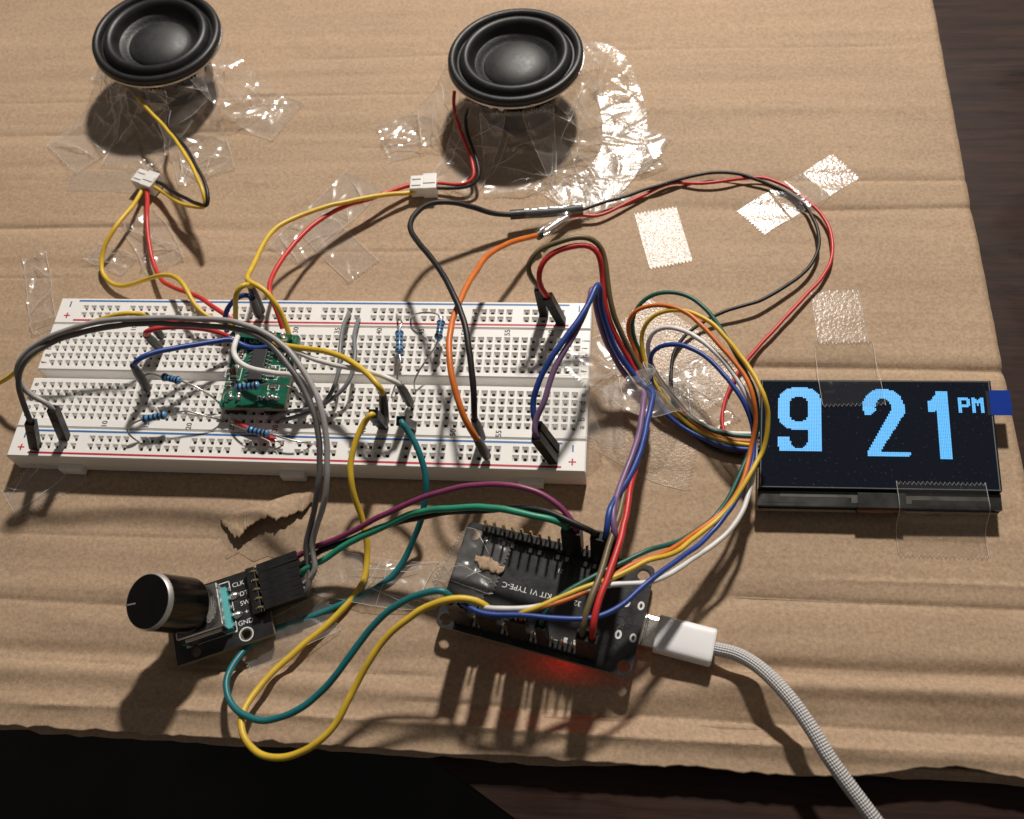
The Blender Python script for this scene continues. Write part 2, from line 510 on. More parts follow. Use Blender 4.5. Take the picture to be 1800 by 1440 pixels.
for k, c in dict(brown=(0.03, 0.012, 0.01), navy=(0.012, 0.02, 0.06), dark=(0.01, 0.01, 0.012)).items():
    M['band_' + k] = mat('band_' + k, c, 0.35)

def text(name, s, size, c, ux, uy, parent, mt, thick=0.0):
    cu = bpy.data.curves.new('txt', 'FONT')
    cu.body = s; cu.size = 1.0; cu.align_x = 'CENTER'; cu.align_y = 'CENTER'
    cu.resolution_u = 3
    cu.offset = thick
    o = bpy.data.objects.new('txt', cu)
    col.objects.link(o)
    me = bpy.data.meshes.new_from_object(o)
    bpy.data.objects.remove(o)
    uz = ux.cross(uy)
    for v in me.vertices:
        p = V(c) + ux * (v.co.x * size) + uy * (v.co.y * size) + uz * 0.0
        v.co = (p - ORG[parent.name]) * S
    me.materials.clear(); me.materials.append(mt)
    ob = bpy.data.objects.new(name, me)
    col.objects.link(ob)
    ob.parent = parent
    ORG[ob.name] = ORG[parent.name]
    return ob

# ------------------------------------------------------------------ the cardboard sheet: relief of the bent liner
# each entry: (y centre, half width, slope, x centre, x half extent); slopes come in +/- pairs so a dent closes again
DENTS = [
    # y,   w,   depth, x0,  x1
    (82.5, 2.2, -0.30, 60, 330), (70.0, 2.0, -0.28, 110, 330), (103.0, 2.5, -0.22, -200, 20), (62.0, 2.3, -0.30, -200, -20),
    (10.8, 2.2, -0.40, 120, 330), (112.0, 3.0, 0.20, -60, 190), (132.0, 3.0, -0.16, -200, 40), (150.0, 4.0, 0.18, -200, 200),
    (46.0, 2.5, -0.22, -200, 10), (125.0, 3.0, -0.15, 60, 330), (90.0, 2.6, -0.18, -200, 60),
    (-62.0, 3.0, 0.35, -200, 40), (-58.0, 2.4, -0.30, 110, 330), (-73.5, 2.2, -0.95, 112, 330), (-78.5, 2.6, 0.75, 112, 330),
    (-86.0, 3.2, -0.85, 60, 330), (-92.5, 2.0, 0.55, 40, 330), (-80.0, 2.6, -0.70, -200, 30), (-85.5, 2.6, 0.50, -200, 60),
    (-93.0, 2.4, 0.40, -200, 60), (-76.0, 3.0, -0.30, 20, 80), (-70.0, 2.5, 0.30, -60, -20), (-40.0, 3.0, 0.2, -80, 30),
]
CREASES = [(yc, wd, dp, x0, x1) for (yc, wd, dp, x0, x1) in (
    (81.0, 0.9, -0.34, 95, 330), (69.5, 0.9, -0.34, 130, 330), (104.5, 0.9, -0.30, -200, -40), (61.5, 0.9, -0.32, -200, -58), (120.5, 0.8, -0.20, -200, 20),
    (141.0, 0.8, -0.18, -30, 190), (11.2, 1.0, -0.50, 118, 330), (97.0, 0.8, -0.22, 0, 60), (52.5, 0.8, -0.25, -30, 60), (40.0, 0.8, -0.22, -200, -85),
    (-66.5, 0.9, -0.40, -90, -25), (-75.5, 0.9, -0.5, 118, 330), (-82.0, 0.9, -0.45, -80, 45), (-88.0, 0.9, -0.42, 40, 200), (-93.5, 0.8, 0.35, -60, 200), (-57.0, 0.8, -0.28, 120, 330), (-47.0, 0.8, -0.22, -90, -10), (-52.0, 0.8, 0.22, 140, 330))]
def sstep(a, b, x):
    t = min(1.0, max(0.0, (x - a) / (b - a)))
    return t * t * (3 - 2 * t)
def H(x, y):
    h = 0.0
    for (yc, wd, dp, x0, x1) in DENTS:
        d = y - yc - 0.8 * math.sin(x * 0.021 + yc)
        if abs(d) < 3.2 * wd:
            k = sstep(x0 - 14, x0 + 14, x) * (1 - sstep(x1 - 14, x1 + 14, x))
            if k > 0:
                h += 2.3 * dp * k * math.exp(-(d / wd) ** 2) * (0.75 + 0.5 * noise.noise(V((x * 0.03, yc, 0))))
    h += 0.013 * math.sin((y + 0.6 * math.sin(x * 0.013)) * 2 * math.pi / 5.3) * (0.55 + 0.9 * abs(noise.noise(V((x * 0.012, y * 0.03, 8)))))
    for (yc, wd, dp, x0, x1) in CREASES:
        d = y - yc - 0.5 * math.sin(x * 0.03 + yc * 2) - 0.006 * (x - x0)
        if abs(d) < 3.5:
            k = sstep(x0 - 8, x0 + 8, x) * (1 - sstep(x1 - 8, x1 + 8, x))
            h += 1.35 * dp * k * math.exp(-(d / wd) ** 2) * (0.75 + 0.5 * noise.noise(V((x * 0.06, yc, 4))))
    h += 0.10 * noise.noise(V((x * 0.035, y * 0.30, 12.0))) + 0.22 * noise.noise(V((x * 0.02, y * 0.14, 3.1))) + 0.05 * noise.noise(V((x * 0.05, y * 0.35, 7.7)))
    fr = 1 - sstep(-97, -55, y)
    h += fr * (0.55 * noise.noise(V((x * 0.045, y * 0.09, 1.7))) + 0.16 * noise.noise(V((x * 0.15, y * 0.2, 5.0))))
    return h
def atc(px, py, lift=0.15):
    p = at(px, py, 0.0)
    p.z = H(p.x, p.y) + lift
    return p

card = thing('cardboard_sheet', 'brown corrugated cardboard sheet under the whole circuit, its front edge roughly torn', 'cardboard', (20, 40, -5.5))
X0, X1, Y0, Y1 = -190.0, 197.6, -99.0, 205.0
rnd = random.Random(4)
def edge_y(x):
    e = 0.9 * noise.noise(V((x * 0.05, 0, 2))) + 0.7 * noise.noise(V((x * 0.22, 0, 9))) + 0.45 * noise.noise(V((x * 0.9, 0, 4)))
    return Y0 + e + 3.2 * sstep(138, 168, x) - 1.2 * sstep(172, 190, x)
def edge_x(y):
    return X1 + 0.9 * sstep(60, 180, y) + 0.25 * noise.noise(V((y * 0.08, 3, 0)))
def liner(zoff, nx, ny, inset_y=0.0, seed=0.0, ripple=True):
    b = MB()
    vs = []
    for j in range(ny + 1):
        ty = j / ny
        for i in range(nx + 1):
            tx = i / nx
            yy = Y0 + (Y1 - Y0) * ty
            x = X0 + (edge_x(yy) - X0) * tx
            if ty < 0.15:
                e = edge_y(x + seed) + inset_y - Y0
                yy = yy + e * (1 - ty / 0.15)
            vs.append(V((x, yy, zoff + (H(x, yy) if ripple else 0.35 * H(x, yy)))))
    fs = [(j * (nx + 1) + i, j * (nx + 1) + i + 1, (j + 1) * (nx + 1) + i + 1, (j + 1) * (nx + 1) + i) for j in range(ny) for i in range(nx)]
    b.add(vs, fs)
    return b
top_liner = liner(0.0, 210, 760).build('top_liner', M['card'], card)
sm_ = top_liner.modifiers.new('thickness', 'SOLIDIFY'); sm_.thickness = 0.0005; sm_.offset = -1
bl = liner(-5.0, 110, 60, -0.6, 57.0, False).build('bottom_liner', M['card'], card)
sm_ = bl.modifiers.new('thickness', 'SOLIDIFY'); sm_.thickness = 0.0005; sm_.offset = -1
# fluting: waves run along x, so the right edge shows them end on
fl = MB()
vs, fs = [], []
NY = 520
for j in range(NY + 1):
    yy = Y0 + 1.2 + (Y1 - Y0 - 1.5) * j / NY
    z = -2.7 + 1.9 * math.sin(yy * 2 * math.pi / 6.5)
    for i in range(2):
        xx = X0 if i == 0 else edge_x(yy) - 0.35
        vs.append(V((xx, yy, z)))
for j in range(NY):
    fs.append((2 * j, 2 * j + 1, 2 * j + 3, 2 * j + 2))
fl.add(vs, fs)
fl.build('fluting', M['card_in'], card)

# torn flap of the top liner, curled up, and the bare patch it came from
def poly_patch(pxs, lift, n=1):
    pts = [atc(x, y, lift) for x, y in pxs]
    b = MB()
    tri = tessellate_polygon([[V((p.x, p.y, 0)) for p in pts]])
    b.add(pts, [tuple(t) for t in tri])
    return b
flap_top = [(388, 914), (402, 906), (420, 900), (440, 893), (462, 886), (485, 878), (508, 870), (530, 863), (546, 859), (556, 857)]
flap_bot = [(394, 920), (408, 940), (420, 946), (436, 926), (452, 916), (470, 908), (486, 914), (508, 907), (534, 899), (553, 874)]
b = MB()
NC, NR = 90, 12
def lerp_list(lst, t):
    q = t * (len(lst) - 1); i = min(int(q), len(lst) - 2); a = q - i
    return (lst[i][0] * (1 - a) + lst[i + 1][0] * a, lst[i][1] * (1 - a) + lst[i + 1][1] * a)
vs = []
for i in range(NC + 1):
    t = i / NC
    tp = lerp_list(flap_top, t); bt = lerp_list(flap_bot, t)
    jag = 5.0 * noise.noise(V((t * 22, 0, 0))) + 5.0 * noise.noise(V((t * 60, 5, 0)))
    rise = 2.6 * math.sin(math.pi * min(1, t * 1.05)) + 1.0
    A = at(tp[0], tp[1], 0.4 + 1.4 * t)
    Bp = at(bt[0], bt[1] + jag, rise)
    for j in range(NR + 1):
        s_ = j / NR
        p = A.lerp(Bp, s_)
        p.z += 0.5 * math.sin(math.pi * s_) + 0.25 * noise.noise(V((p.x * 0.5, p.y * 0.5, 2)))
        p.z = max(p.z, H(p.x, p.y) + 0.12)
        vs.append(p)
b.add(vs, [(i * (NR + 1) + j, (i + 1) * (NR + 1) + j, (i + 1) * (NR + 1) + j + 1, i * (NR + 1) + j + 1) for i in range(NC) for j in range(NR)])
flap = b.build('torn_flap', M['card'], card)
flap['label'] = 'torn curled flap of brown paper in front of the white board'
sm_ = flap.modifiers.new('thickness', 'SOLIDIFY'); sm_.thickness = 0.00035; sm_.offset = 0
pp = poly_patch([(392, 918), (420, 902), (470, 886), (520, 872), (552, 866), (556, 900), (548, 940), (530, 968), (500, 985), (470, 978), (446, 988), (420, 972), (398, 984), (390, 950)], 0.12)
pt = pp.build('torn_patch', M['card_in'], card)

# ------------------------------------------------------------------ table and floor
ZT = -6.0
b = MB()
d = V((11.1, -6.5, 0)).normalized()
p0 = V((57.7, -105.8, 0))
A = p0 - d * 420; B2 = p0 + d * 520
poly = [A, B2, B2 + V((500, 0, 0)), V((900, 900, 0)), V((-320, 900, 0))]
def frw(x, y, z): return V((x, y, z))
b.plate([(p.x, p.y) for p in poly], [], ZT - 22, ZT, frw)
tb = b.build('table', M['wood'], None, (300, 300, ZT))
tb['kind'] = 'structure'; tb['label'] = 'dark brown wooden table top under the cardboard'
b = MB()
b.add([V((-1500, -1500, -520)), V((1800, -1500, -520)), V((1800, 1800, -520)), V((-1500, 1800, -520))], [(0, 1, 2, 3)])
flr = b.build('floor', M['floor'], None, (0, 0, -520))
flr['kind'] = 'structure'; flr['label'] = 'dark carpeted floor far below the table edge'
# ------------------------------------------------------------------ breadboard
UX, UY, UZ = V((1, 0, 0)), V((0, 1, 0)), V((0, 0, 1))
BZ = 8.5
bb = thing('breadboard', 'long white solderless breadboard full of square holes in the middle of the cardboard', 'breadboard', (0, 0, 0))
def hole_strip(xc, yc, ishole, y0, y1, x0, x1, zb=0.0):
    b = MB()
    ch = 0.35
    for i in range(len(xc) - 1):
        for j in range(len(yc) - 1):
            xa, xb, ya, yb = xc[i], xc[i + 1], yc[j], yc[j + 1]
            if not ishole(i, j):
                b.add([(xa, ya, BZ), (xb, ya, BZ), (xb, yb, BZ), (xa, yb, BZ)], [(0, 1, 2, 3)])
                continue
            cx, cy = (xa + xb) / 2, (ya + yb) / 2
            def sq(h, z): return [(cx - h, cy - h, z), (cx + h, cy - h, z), (cx + h, cy + h, z), (cx - h, cy + h, z)]
            vs = [(xa, ya, BZ), (xb, ya, BZ), (xb, yb, BZ), (xa, yb, BZ)] + sq(0.93, BZ) + sq(0.42, BZ - 1.1) + sq(0.42, BZ - 3.2)
            for k in range(0, 12, 4):
                b.add(vs, [tuple([k + q, k + (q + 1) % 4, k + 4 + (q + 1) % 4, k + 4 + q]) for q in range(4)], 1 if k == 8 else 0)
            b.add(vs, [(12, 13, 14, 15)], 1)
    # chamfer and sides
    xi0, xi1, yi0, yi1 = xc[0], xc[-1], yc[0], yc[-1]
    r0 = [(xi0, yi0, BZ), (xi1, yi0, BZ), (xi1, yi1, BZ), (xi0, yi1, BZ)]
    r1 = [(x0, y0, BZ - ch), (x1, y0, BZ - ch), (x1, y1, BZ - ch), (x0, y1, BZ - ch)]
    r2 = [(x0 - .12, y0 - .12, zb), (x1 + .12, y0 - .12, zb), (x1 + .12, y1 + .12, zb), (x0 - .12, y1 + .12, zb)]
    b.add(r0 + r1 + r2, [(k + q, k + (q + 1) % 4, k + 4 + (q + 1) % 4, k + 4 + q) for k in (0, 4) for q in range(4)])
    return b
HX = 82.55
def cuts(a, first, pitch, n, z): return [a] + [first + pitch * k for k in range(n + 1)] + [z]
xt = cuts(-HX + .35, -80.01, 2.54, 63, HX - .35)
for sgn in (-1, 1):
    ys = [1.4 + .35] + [2.54 * (k + 1) for k in range(6)] + [17.72 - .35]
    ys = ys if sgn > 0 else [-y for y in reversed(ys)]
    ya, yb = (1.4, 17.72) if sgn > 0 else (-17.72, -1.4)
    hole_strip(xt, ys, lambda i, j: 1 <= i <= 63 and 1 <= j <= 5, ya, yb, -HX, HX, 0.6).build('terminal_block', [M['abs_white'], M['hole']], bb)
xr = cuts(-HX + .35, -74.93, 2.54, 59, HX - .35)
for sgn in (-1, 1):
    ys = [17.98 + .35, 19.83, 22.4, 24.97, 27.3 - .35]
    ys = ys if sgn > 0 else [-y for y in reversed(ys)]
    ya, yb = (17.98, 27.3) if sgn > 0 else (-27.3, -17.98)
    rail = hole_strip(xr, ys, lambda i, j: 1 <= i <= 59 and (i - 1) % 6 != 5 and j in (1, 2), ya, yb, -HX, HX, 0.6).build('power_rail', [M['abs_white'], M['hole']], bb)
    for (yl, mt_) in (((26.25, 'blue_ink'), (19.15, 'red_ink')) if sgn > 0 else ((-18.95, 'blue_ink'), (-26.0, 'red_ink'))):
        q = MB(); q.box((-0.2, yl, BZ + 0.005), (152.4, 0.62, 0.05)); q.build('printed_line', M[mt_], rail)
    for xs in (-78.9, 78.9):
        yb_, yr_ = (25.0, 20.8) if sgn > 0 else (-20.4, -24.4)
        q = MB(); q.box((xs, yb_, BZ + 0.005), (0.45, 2.1, 0.05)); q.build('minus_mark', M['blue_ink'], rail)
        q = MB(); q.box((xs, yr_, BZ + 0.005), (2.0, 0.42, 0.05)); q.box((xs, yr_, BZ + 0.005), (0.42, 2.0, 0.06)); q.build('plus_mark', M['red_ink'], rail)
q = MB()
q.box((0, 0, 2.0), (2 * HX - 0.4, 3.4, 4.0)); q.build('centre_channel', M['abs_white'], bb)
q = MB(); q.box((0, 0, 0.35), (2 * HX - 1.2, 53.6, 0.7)); q.build('adhesive_pad', M['jst'], bb)
for xs in (-65.2, 0.6, 67.6):
    q = MB(); q.box((xs, -28.1, 2.3), (7.0, 1.9, 3.6), bev=0.3); q.build('joining_tab', M['abs_white'], bb)
for c_ in range(5, 61, 5):
    for ys in (16.45, -16.45):
        text('printed_number', str(c_), 2.2, (-78.74 + (c_ - 1) * 2.54, ys, BZ + 0.02), UY, -UX, bb, M['black_ink'], 0.022)
for i, ch_ in enumerate('abcdefghij'):
    ys = -13.97 + 2.54 * i if i < 5 else 3.81 + 2.54 * (i - 5)
    for xs in (-81.0, 81.0):
        text('printed_letter', ch_, 2.4, (xs, ys, BZ + 0.02), UY, -UX, bb, M['black_ink'], 0.022)

# ------------------------------------------------------------------ speakers
def speaker(label, c, tilt, R=22.3):
    n = V((math.sin(tilt[0]), math.sin(tilt[1]), 1)).normalized()
    ux = (UX - n * UX.dot(n)).normalized(); uy = n.cross(ux)
    ax = (ux, uy, n)
    c = V(c)
    base = c - n * 21.0
    t = thing('speaker', label, 'speaker', base, 'small round speakers taped to the cardboard')
    k = R / 22.3
    def P(prof): return [(r * k, z) for r, z in prof]
    q = MB(); q.lathe(P([(22.3, 18.9), (22.5, 19.6), (22.4, 20.6), (21.9, 21.3), (21.0, 21.5), (20.2, 21.2), (19.7, 20.4), (19.4, 19.4)]), base, ax, 72); q.build('rim_gasket', M['rubber'], t, sharp=60)
    q = MB(); q.lathe(P([(19.45, 19.4), (18.9, 19.4), (18.5, 20.3), (17.9, 21.4), (17.0, 22.0), (16.2, 22.0), (15.3, 21.4), (14.6, 20.2), (14.1, 18.9), (13.7, 18.3)]), base, ax, 72); q.build('surround', M['rubber'], t, sharp=60)
    q = MB(); q.lathe(P([(13.75, 18.3), (13.0, 18.0), (12.2, 17.3), (11.4, 16.7), (10.9, 16.5)]), base, ax, 72); q.build('cone', M['cone'], t, sharp=60)
    q = MB(); q.lathe(P([(11.0, 16.5), (10.7, 17.0), (9.8, 17.7), (8.2, 18.5), (6.3, 19.1), (4.2, 19.5), (2.1, 19.7), (0, 19.75)]), base, ax, 64); q.build('dust_cap', M['cap'], t, sharp=60)
    q = MB(); q.lathe(P([(19.4, 19.2), (22.6, 18.9), (22.7, 18.3), (22.2, 17.9), (20.5, 17.4), (19.8, 15.8), (18.6, 15.6), (18.6, 18.0)]), base, ax, 72); fl_ = q.build('basket', M['basket'], t)
    for a in range(8):
        an = a * math.pi / 4 + 0.3
        dr = ux * math.cos(an) + uy * math.sin(an); tg = n.cross(dr)
        q = MB(); q.box(base + dr * (16.2 * k) + n * 11.7, (1.0, 4.2, 9.6), ((dr * 0.94 + n * -0.34).normalized(), tg, (n * 0.94 + dr * 0.34).normalized()), 0.2); q.build('basket_arm', M['basket'], fl_)
    q = MB(); q.lathe(P([(0, 0.2), (13.6, 0.2), (14.2, 0.8), (14.2, 7.2), (13.6, 7.8), (10, 8.0), (9, 16)]), base, ax, 48); q.build('magnet', M['magnet'], t)
    q = MB()
    dr = (-uy * 0.95 + ux * -0.3).normalized()
    q.box(base + dr * 17.5 + n * 14.2, (7, 1.2, 3.2), (n.cross(dr), dr, n), 0.15); tm = q.build('terminal_plate', M['smd'], t)
    for s_ in (-1.8, 1.8):
        q = MB(); q.lathe([(1.0, 0), (0.9, 0.7), (0.4, 1.1), (0, 1.2)], base + dr * 18.1 + n * 14.2 + n.cross(dr) * s_, (n.cross(dr), n, dr), 12); q.build('solder_blob', M['solder'], tm)
    return t
speaker('black round speaker with wrinkled tape, upper left, yellow and black leads', (-73.2, 130.8, 21.0), (0.07, -0.03))
speaker('black round speaker right of the other one, red and black leads', (54.6, 117.3, 21.2), (0.0, 0.02))

# ------------------------------------------------------------------ shared small meshes
def housing_mesh():
    b = MB()
    h, Lh = 1.25, 14.0
    def sq(a, z): return [(-a, -a, z), (a, -a, z), (a, a, z), (-a, a, z)]
    vs = sq(h - .12, 0) + sq(h, .15) + sq(h, Lh) + sq(0.85, Lh) + sq(0.85, Lh - 2.5)
    fs = [(0, 1, 2, 3)] + [(k + q, k + (q + 1) % 4, k + 4 + (q + 1) % 4, k + 4 + q) for k in (0, 4, 8, 12) for q in range(4)] + [(16, 17, 18, 19)]
    b.add(vs, fs)
    b.box((0, -h - 0.02, 8.6), (1.1, 0.12, 2.6))       # latch window
    b.box((0, h + 0.02, 11.5), (0.5, 0.12, 3.0))
    return b.mesh('dupont_housing', [M['housing']])
HOUSE = housing_mesh()
def sleeve_mesh():
    b = MB(); b.lathe([(0, 0), (0.9, 0.05), (1.25, 0.8), (1.32, 5), (1.28, 9), (1.05, 11.5), (1.0, 12.6), (0.72, 12.7), (0.7, 11)], n=14)
    return b.mesh('heat_shrink_sleeve', [M['sleeve']])
SLEEVE = sleeve_mesh()
HOUSE_SHORT = HOUSE.copy()
for v_ in HOUSE_SHORT.vertices: v_.co.z *= 0.78
def pin_mesh(L, w=0.62):
    b = MB(); h = w / 2
    def sq(a, z): return [(-a, -a, z), (a, -a, z), (a, a, z), (-a, a, z)]
    vs = sq(h * .5, 0) + sq(h, .4) + sq(h, L - .4) + sq(h * .5, L)
    b.add(vs, [(0, 1, 2, 3), (12, 13, 14, 15)] + [(k + q, k + (q + 1) % 4, k + 4 + (q + 1) % 4, k + 4 + q) for k in (0, 4, 8) for q in range(4)])
    return b.mesh('header_pin', [M['gold']])
PIN8 = pin_mesh(8.6)
def frame_from(B, T, hint=UX):
    wz = (T - B).normalized()
    ux = (hint - wz * hint.dot(wz)).normalized()
    return (ux, wz.cross(ux), wz)

# ------------------------------------------------------------------ wires
class End:
    """a plug at a wire's end: bottom and top points of the housing"""
    def __init__(s, B, T, kind='housing', hint=UX, twist=0.0):
        s.B, s.T, s.kind = V(B), V(T), kind
        h = V((math.cos(twist), math.sin(twist), 0)) if twist else hint
        s.ax = frame_from(s.B, s.T, h)
def bbend(bpx, tpx, kind='housing', twist=0.0, zb=None):
    B = at(bpx[0], bpx[1], BZ)
    L = 14.0 if kind == 'housing' else 12.6
    return End(B, at_len(tpx[0], tpx[1], B, L), kind, UX, twist)
WIRES = []
def wire(label, colour, pts, r=0.75, a=None, b=None, name='jumper_wire', cat='wire', group=None, world=False, parent=None, part='insulation'):
    P = [V(p) if world else (at(*p) if not isinstance(p, Vector) else p) for p in pts]
    if a:
        P = [a.T - a.ax[2] * 2.0, a.T + a.ax[2] * 1.2] + P
    if b:
        P = P + [b.T + b.ax[2] * 1.2, b.T - b.ax[2] * 2.0]
    base = a.B if a else (b.B if b else P[0])
    t = parent or thing(name, label, cat, (base.x, base.y, max(0, min(p.z for p in P))), group)
    path = smooth(P)
    n_ = len(path); sd_ = len(WIRES) * 3.7; WIRES.append(1)
    for i_ in range(2, n_ - 2):
        e_ = min(1.0, i_ / 8, (n_ - 1 - i_) / 8)
        p_ = path[i_]
        path[i_] = p_ + V((noise.noise(p_ * 0.07 + V((sd_, 0, 0))), noise.noise(p_ * 0.07 + V((0, sd_, 0))), 0.6 * noise.noise(p_ * 0.07 + V((0, 0, sd_))))) * (0.55 * e_) + V((noise.noise(p_ * 0.22 + V((sd_, 5, 0))), noise.noise(p_ * 0.22 + V((5, sd_, 0))), 0)) * (0.16 * e_)
    q = MB(); q.tube(path, [r * (1 + 0.05 * noise.noise(p_ * 0.3)) for p_ in path], 10)
    o = q.build(part, WC[colour], t, sharp=60)
    for e in (a, b):
        if not e:
            continue
        if e.kind == 'housing':
            inst('connector_housing', HOUSE if (e.T - e.B).length > 12.5 else HOUSE_SHORT, t, e.B + e.ax[2] * 0.25, e.ax)
        else:
            inst('heat_shrink_sleeve', SLEEVE, t, e.B + e.ax[2] * 0.9, e.ax)
        if abs(e.B.z - BZ) < 0.5:
            q = MB(); q.tube([e.B + e.ax[2] * 1.2, e.B - UZ * 2.0], 0.3, 6); q.build('pin', M['gold'], t)
    return t
GJ = 'jumper wires plugged into the breadboard'
Vw = lambda x, y, z: at(x, y, z)
# left pair over the board
e1 = bbend((62, 786), (54, 742)); e2 = bbend((114, 770), (93, 719))
# ESP board frame
EO = V((57.44, -43.84, 5.5)); EU = V((0.97694, -0.21353, 0)); EV = V((0.21353, 0.97694, 0))
def ef(x, y, z=5.5): return V((EO.x, EO.y, 0)) + EU * x + EV * y + UZ * z
def esp_low(i, top=21.5):
    p = ef(24.6 + (i - 10) * 2.45, -24.7)
    return End(V((p.x, p.y, 8.1)), ef(24.6 + (i - 10) * 2.45 + 0.2, -24.5, 22.1), 'housing', EU)
def esp_up(k):
    return End(ef(k * 2.45, 0.0, 8.1), ef(k * 2.45, 0.0, 22.1), 'housing', EU)
# encoder frame
NO = V((-19.17, -82.79, 0)); na = math.radians(21.8)
NU = V((math.cos(na), math.sin(na), 0)); NV = V((-math.sin(na), math.cos(na), 0))
def nf(x, y, z=4.5): return NO + NU * x + NV * y + UZ * z
def enc_end(i):   # five female housings side by side, lying flat
    y = 17.4 - 2.56 * i
    return End(nf(24.7, y, 6.2), nf(35.6, y + 0.3 * (i == 0), 6.4), 'housing', NV)

wire('lighter grey jumper wire arching over the left half of the breadboard to the knob module', 'light_grey',
     [(66, 700, 24.5), (44, 686, 27), (31, 668, 30), (28, 650, 33), (43, 622, 36), (77, 598, 38), (123, 579, 40), (167, 567, 41), (233, 560, 41), (300, 560, 41), (367, 562, 41), (417, 567, 41), (460, 581, 40), (495, 606, 39), (521, 636, 38), (546, 678, 36), (566, 725, 34), (574, 770, 31), (576, 815, 28), (573, 865, 24), (563, 908, 19), (553, 938, 15), (548, 960, 13), (555, 985, 11), (556, 1005, 9.5), (541, 1022, 8)], 0.78, e2, enc_end(3), group=GJ)
wire('dark grey jumper wire running alongside the lighter grey one over the breadboard', 'grey',
     [(42, 712, 25), (33, 687, 29), (31, 662, 32), (48, 628, 36), (82, 605, 37), (128, 588, 38.5), (172, 577, 39.5), (238, 570, 39.5), (300, 570, 39.5), (367, 572, 39.5), (413, 577, 39.5), (452, 590, 39), (484, 614, 38), (510, 646, 37), (534, 686, 35), (553, 730, 33), (561, 772, 30), (563, 815, 27), (560, 865, 23), (551, 908, 18), (542, 940, 14), (538, 962, 12), (543, 990, 9), (545, 1018, 8), (539, 1036, 7.4)], 0.78, e1, enc_end(4), group=GJ)
wire('yellow jumper wire entering from the left edge behind the grey pair', 'yellow',
     [(-40, 690, 4), (0, 673, 8), (22, 659, 12), (60, 625, 18), (110, 592, 22), (160, 567, 24), (205, 553, 25), (235, 551, 25)], 0.72, None, bbend((286, 596), (258, 557), 'sleeve'), group=GJ)
# amplifier board leads
wire('red jumper wire from the green amplifier board to the left of the breadboard', 'red',
     [(402, 592, 14.5), (379, 582, 17), (350, 578, 20), (310, 577, 23), (275, 578, 25), (256, 583, 25)], 0.75, None, bbend((283, 614), (259, 591), 'sleeve'), group=GJ)
wire('blue jumper wire from the green amplifier board leftwards to a grey sleeved plug', 'blue',
     [(480, 607, 13.9), (460, 613, 13.9), (440, 613, 13.9), (424, 607, 14.2), (408, 597, 15.6), (370, 602, 18), (333, 607, 20), (300, 613, 22), (270, 619, 23.5), (247, 628, 24.5)], 0.78, None, bbend((262, 688), (236, 645), 'sleeve'), group=GJ)
wire('yellow jumper wire looping up from the green board into the top rail', 'yellow',
     [(414, 566, 14), (414, 550, 18), (414, 531, 22), (417, 511, 25), (424, 501, 26), (433, 501, 25.5)], 0.75, None, bbend((462, 553), (441, 505), 'sleeve'), group=GJ)
wire('blue jumper wire curling from the green board into the top rail', 'blue',
     [(399, 584, 13.5), (396, 572, 14), (395, 558, 16), (400, 538, 19), (412, 525, 21), (428, 518, 22), (438, 521, 22)], 0.75, None, bbend((456, 558), (444, 526), 'sleeve'), group=GJ)
wire('yellow jumper wire from the green board across the middle to a black sleeved plug', 'yellow',
     [(481, 604, 15.5), (500, 607, 16.5), (523, 610, 18), (561, 616, 21), (599, 628, 23), (630, 645, 24.5), (654, 667, 25), (668, 684, 24.5)], 0.82, None, bbend((677, 748), (673, 695), 'sleeve'), group=GJ)
wire('white jumper wire from the green board to the middle of the breadboard', 'white',
     [(500, 609, 15.5), (528, 622, 17.5), (550, 632, 19), (583, 641, 21), (628, 649, 23), (661, 658, 24), (688, 669, 24.2)], 0.72, None, bbend((723, 713), (704, 679), 'sleeve'), group=GJ)
wire('white jumper wire lying across the green amplifier board', 'white',
     [(418, 592, 15.5), (412, 606, 16.5), (411, 618, 18), (417, 631, 18.5), (432, 644, 19), (457, 652, 19.5), (483, 656, 20), (505, 657, 20.5)], 0.80, None, bbend((548, 700), (522, 664), 'sleeve'), group=GJ)
# stiff grey solid-core links
wire('left one of two bare-ended stiff grey link wires standing over the breadboard', 'solid_grey',
     [(614, 549, 7.5), (612, 553, 11), (603, 575, 14), (598, 613, 16), (597, 647, 16), (590, 676, 15), (574, 704, 13.5), (546, 718, 12.5), (505, 724, 11.5), (480, 733, 10), (474, 738, 7.5)], 0.62, name='link_wire', group='stiff grey link wires')
wire('right one of two bare-ended stiff grey link wires standing over the breadboard', 'solid_grey',
     [(631, 560, 7.5), (630, 563, 10), (622, 591, 13), (624, 618, 14.5), (621, 649, 15), (610, 678, 14), (583, 702, 12.5), (550, 721, 11.5), (517, 732, 10.5), (497, 738, 9.5), (491, 742, 7.5)], 0.62, name='link_wire', group='stiff grey link wires')
t_ = wire('short red link wire under a blue resistor near the front rail', 'red',
     [(414, 742, 10.2), (430, 750, 10.0), (452, 760, 9.9), (470, 768, 10.0), (483, 774, 10.4)], 0.72, name='link_wire')
for pts in ([(414, 742, 10.2), (408, 741, 9.9), (405, 744, 7.0)], [(483, 774, 10.4), (492, 777, 10.0), (497, 783, 7.0)]):
    q = MB(); q.tube(smooth([at(*p) for p in pts], 0.6), 0.3, 8); q.build('bare_end', M['lead'], t_, sharp=60)
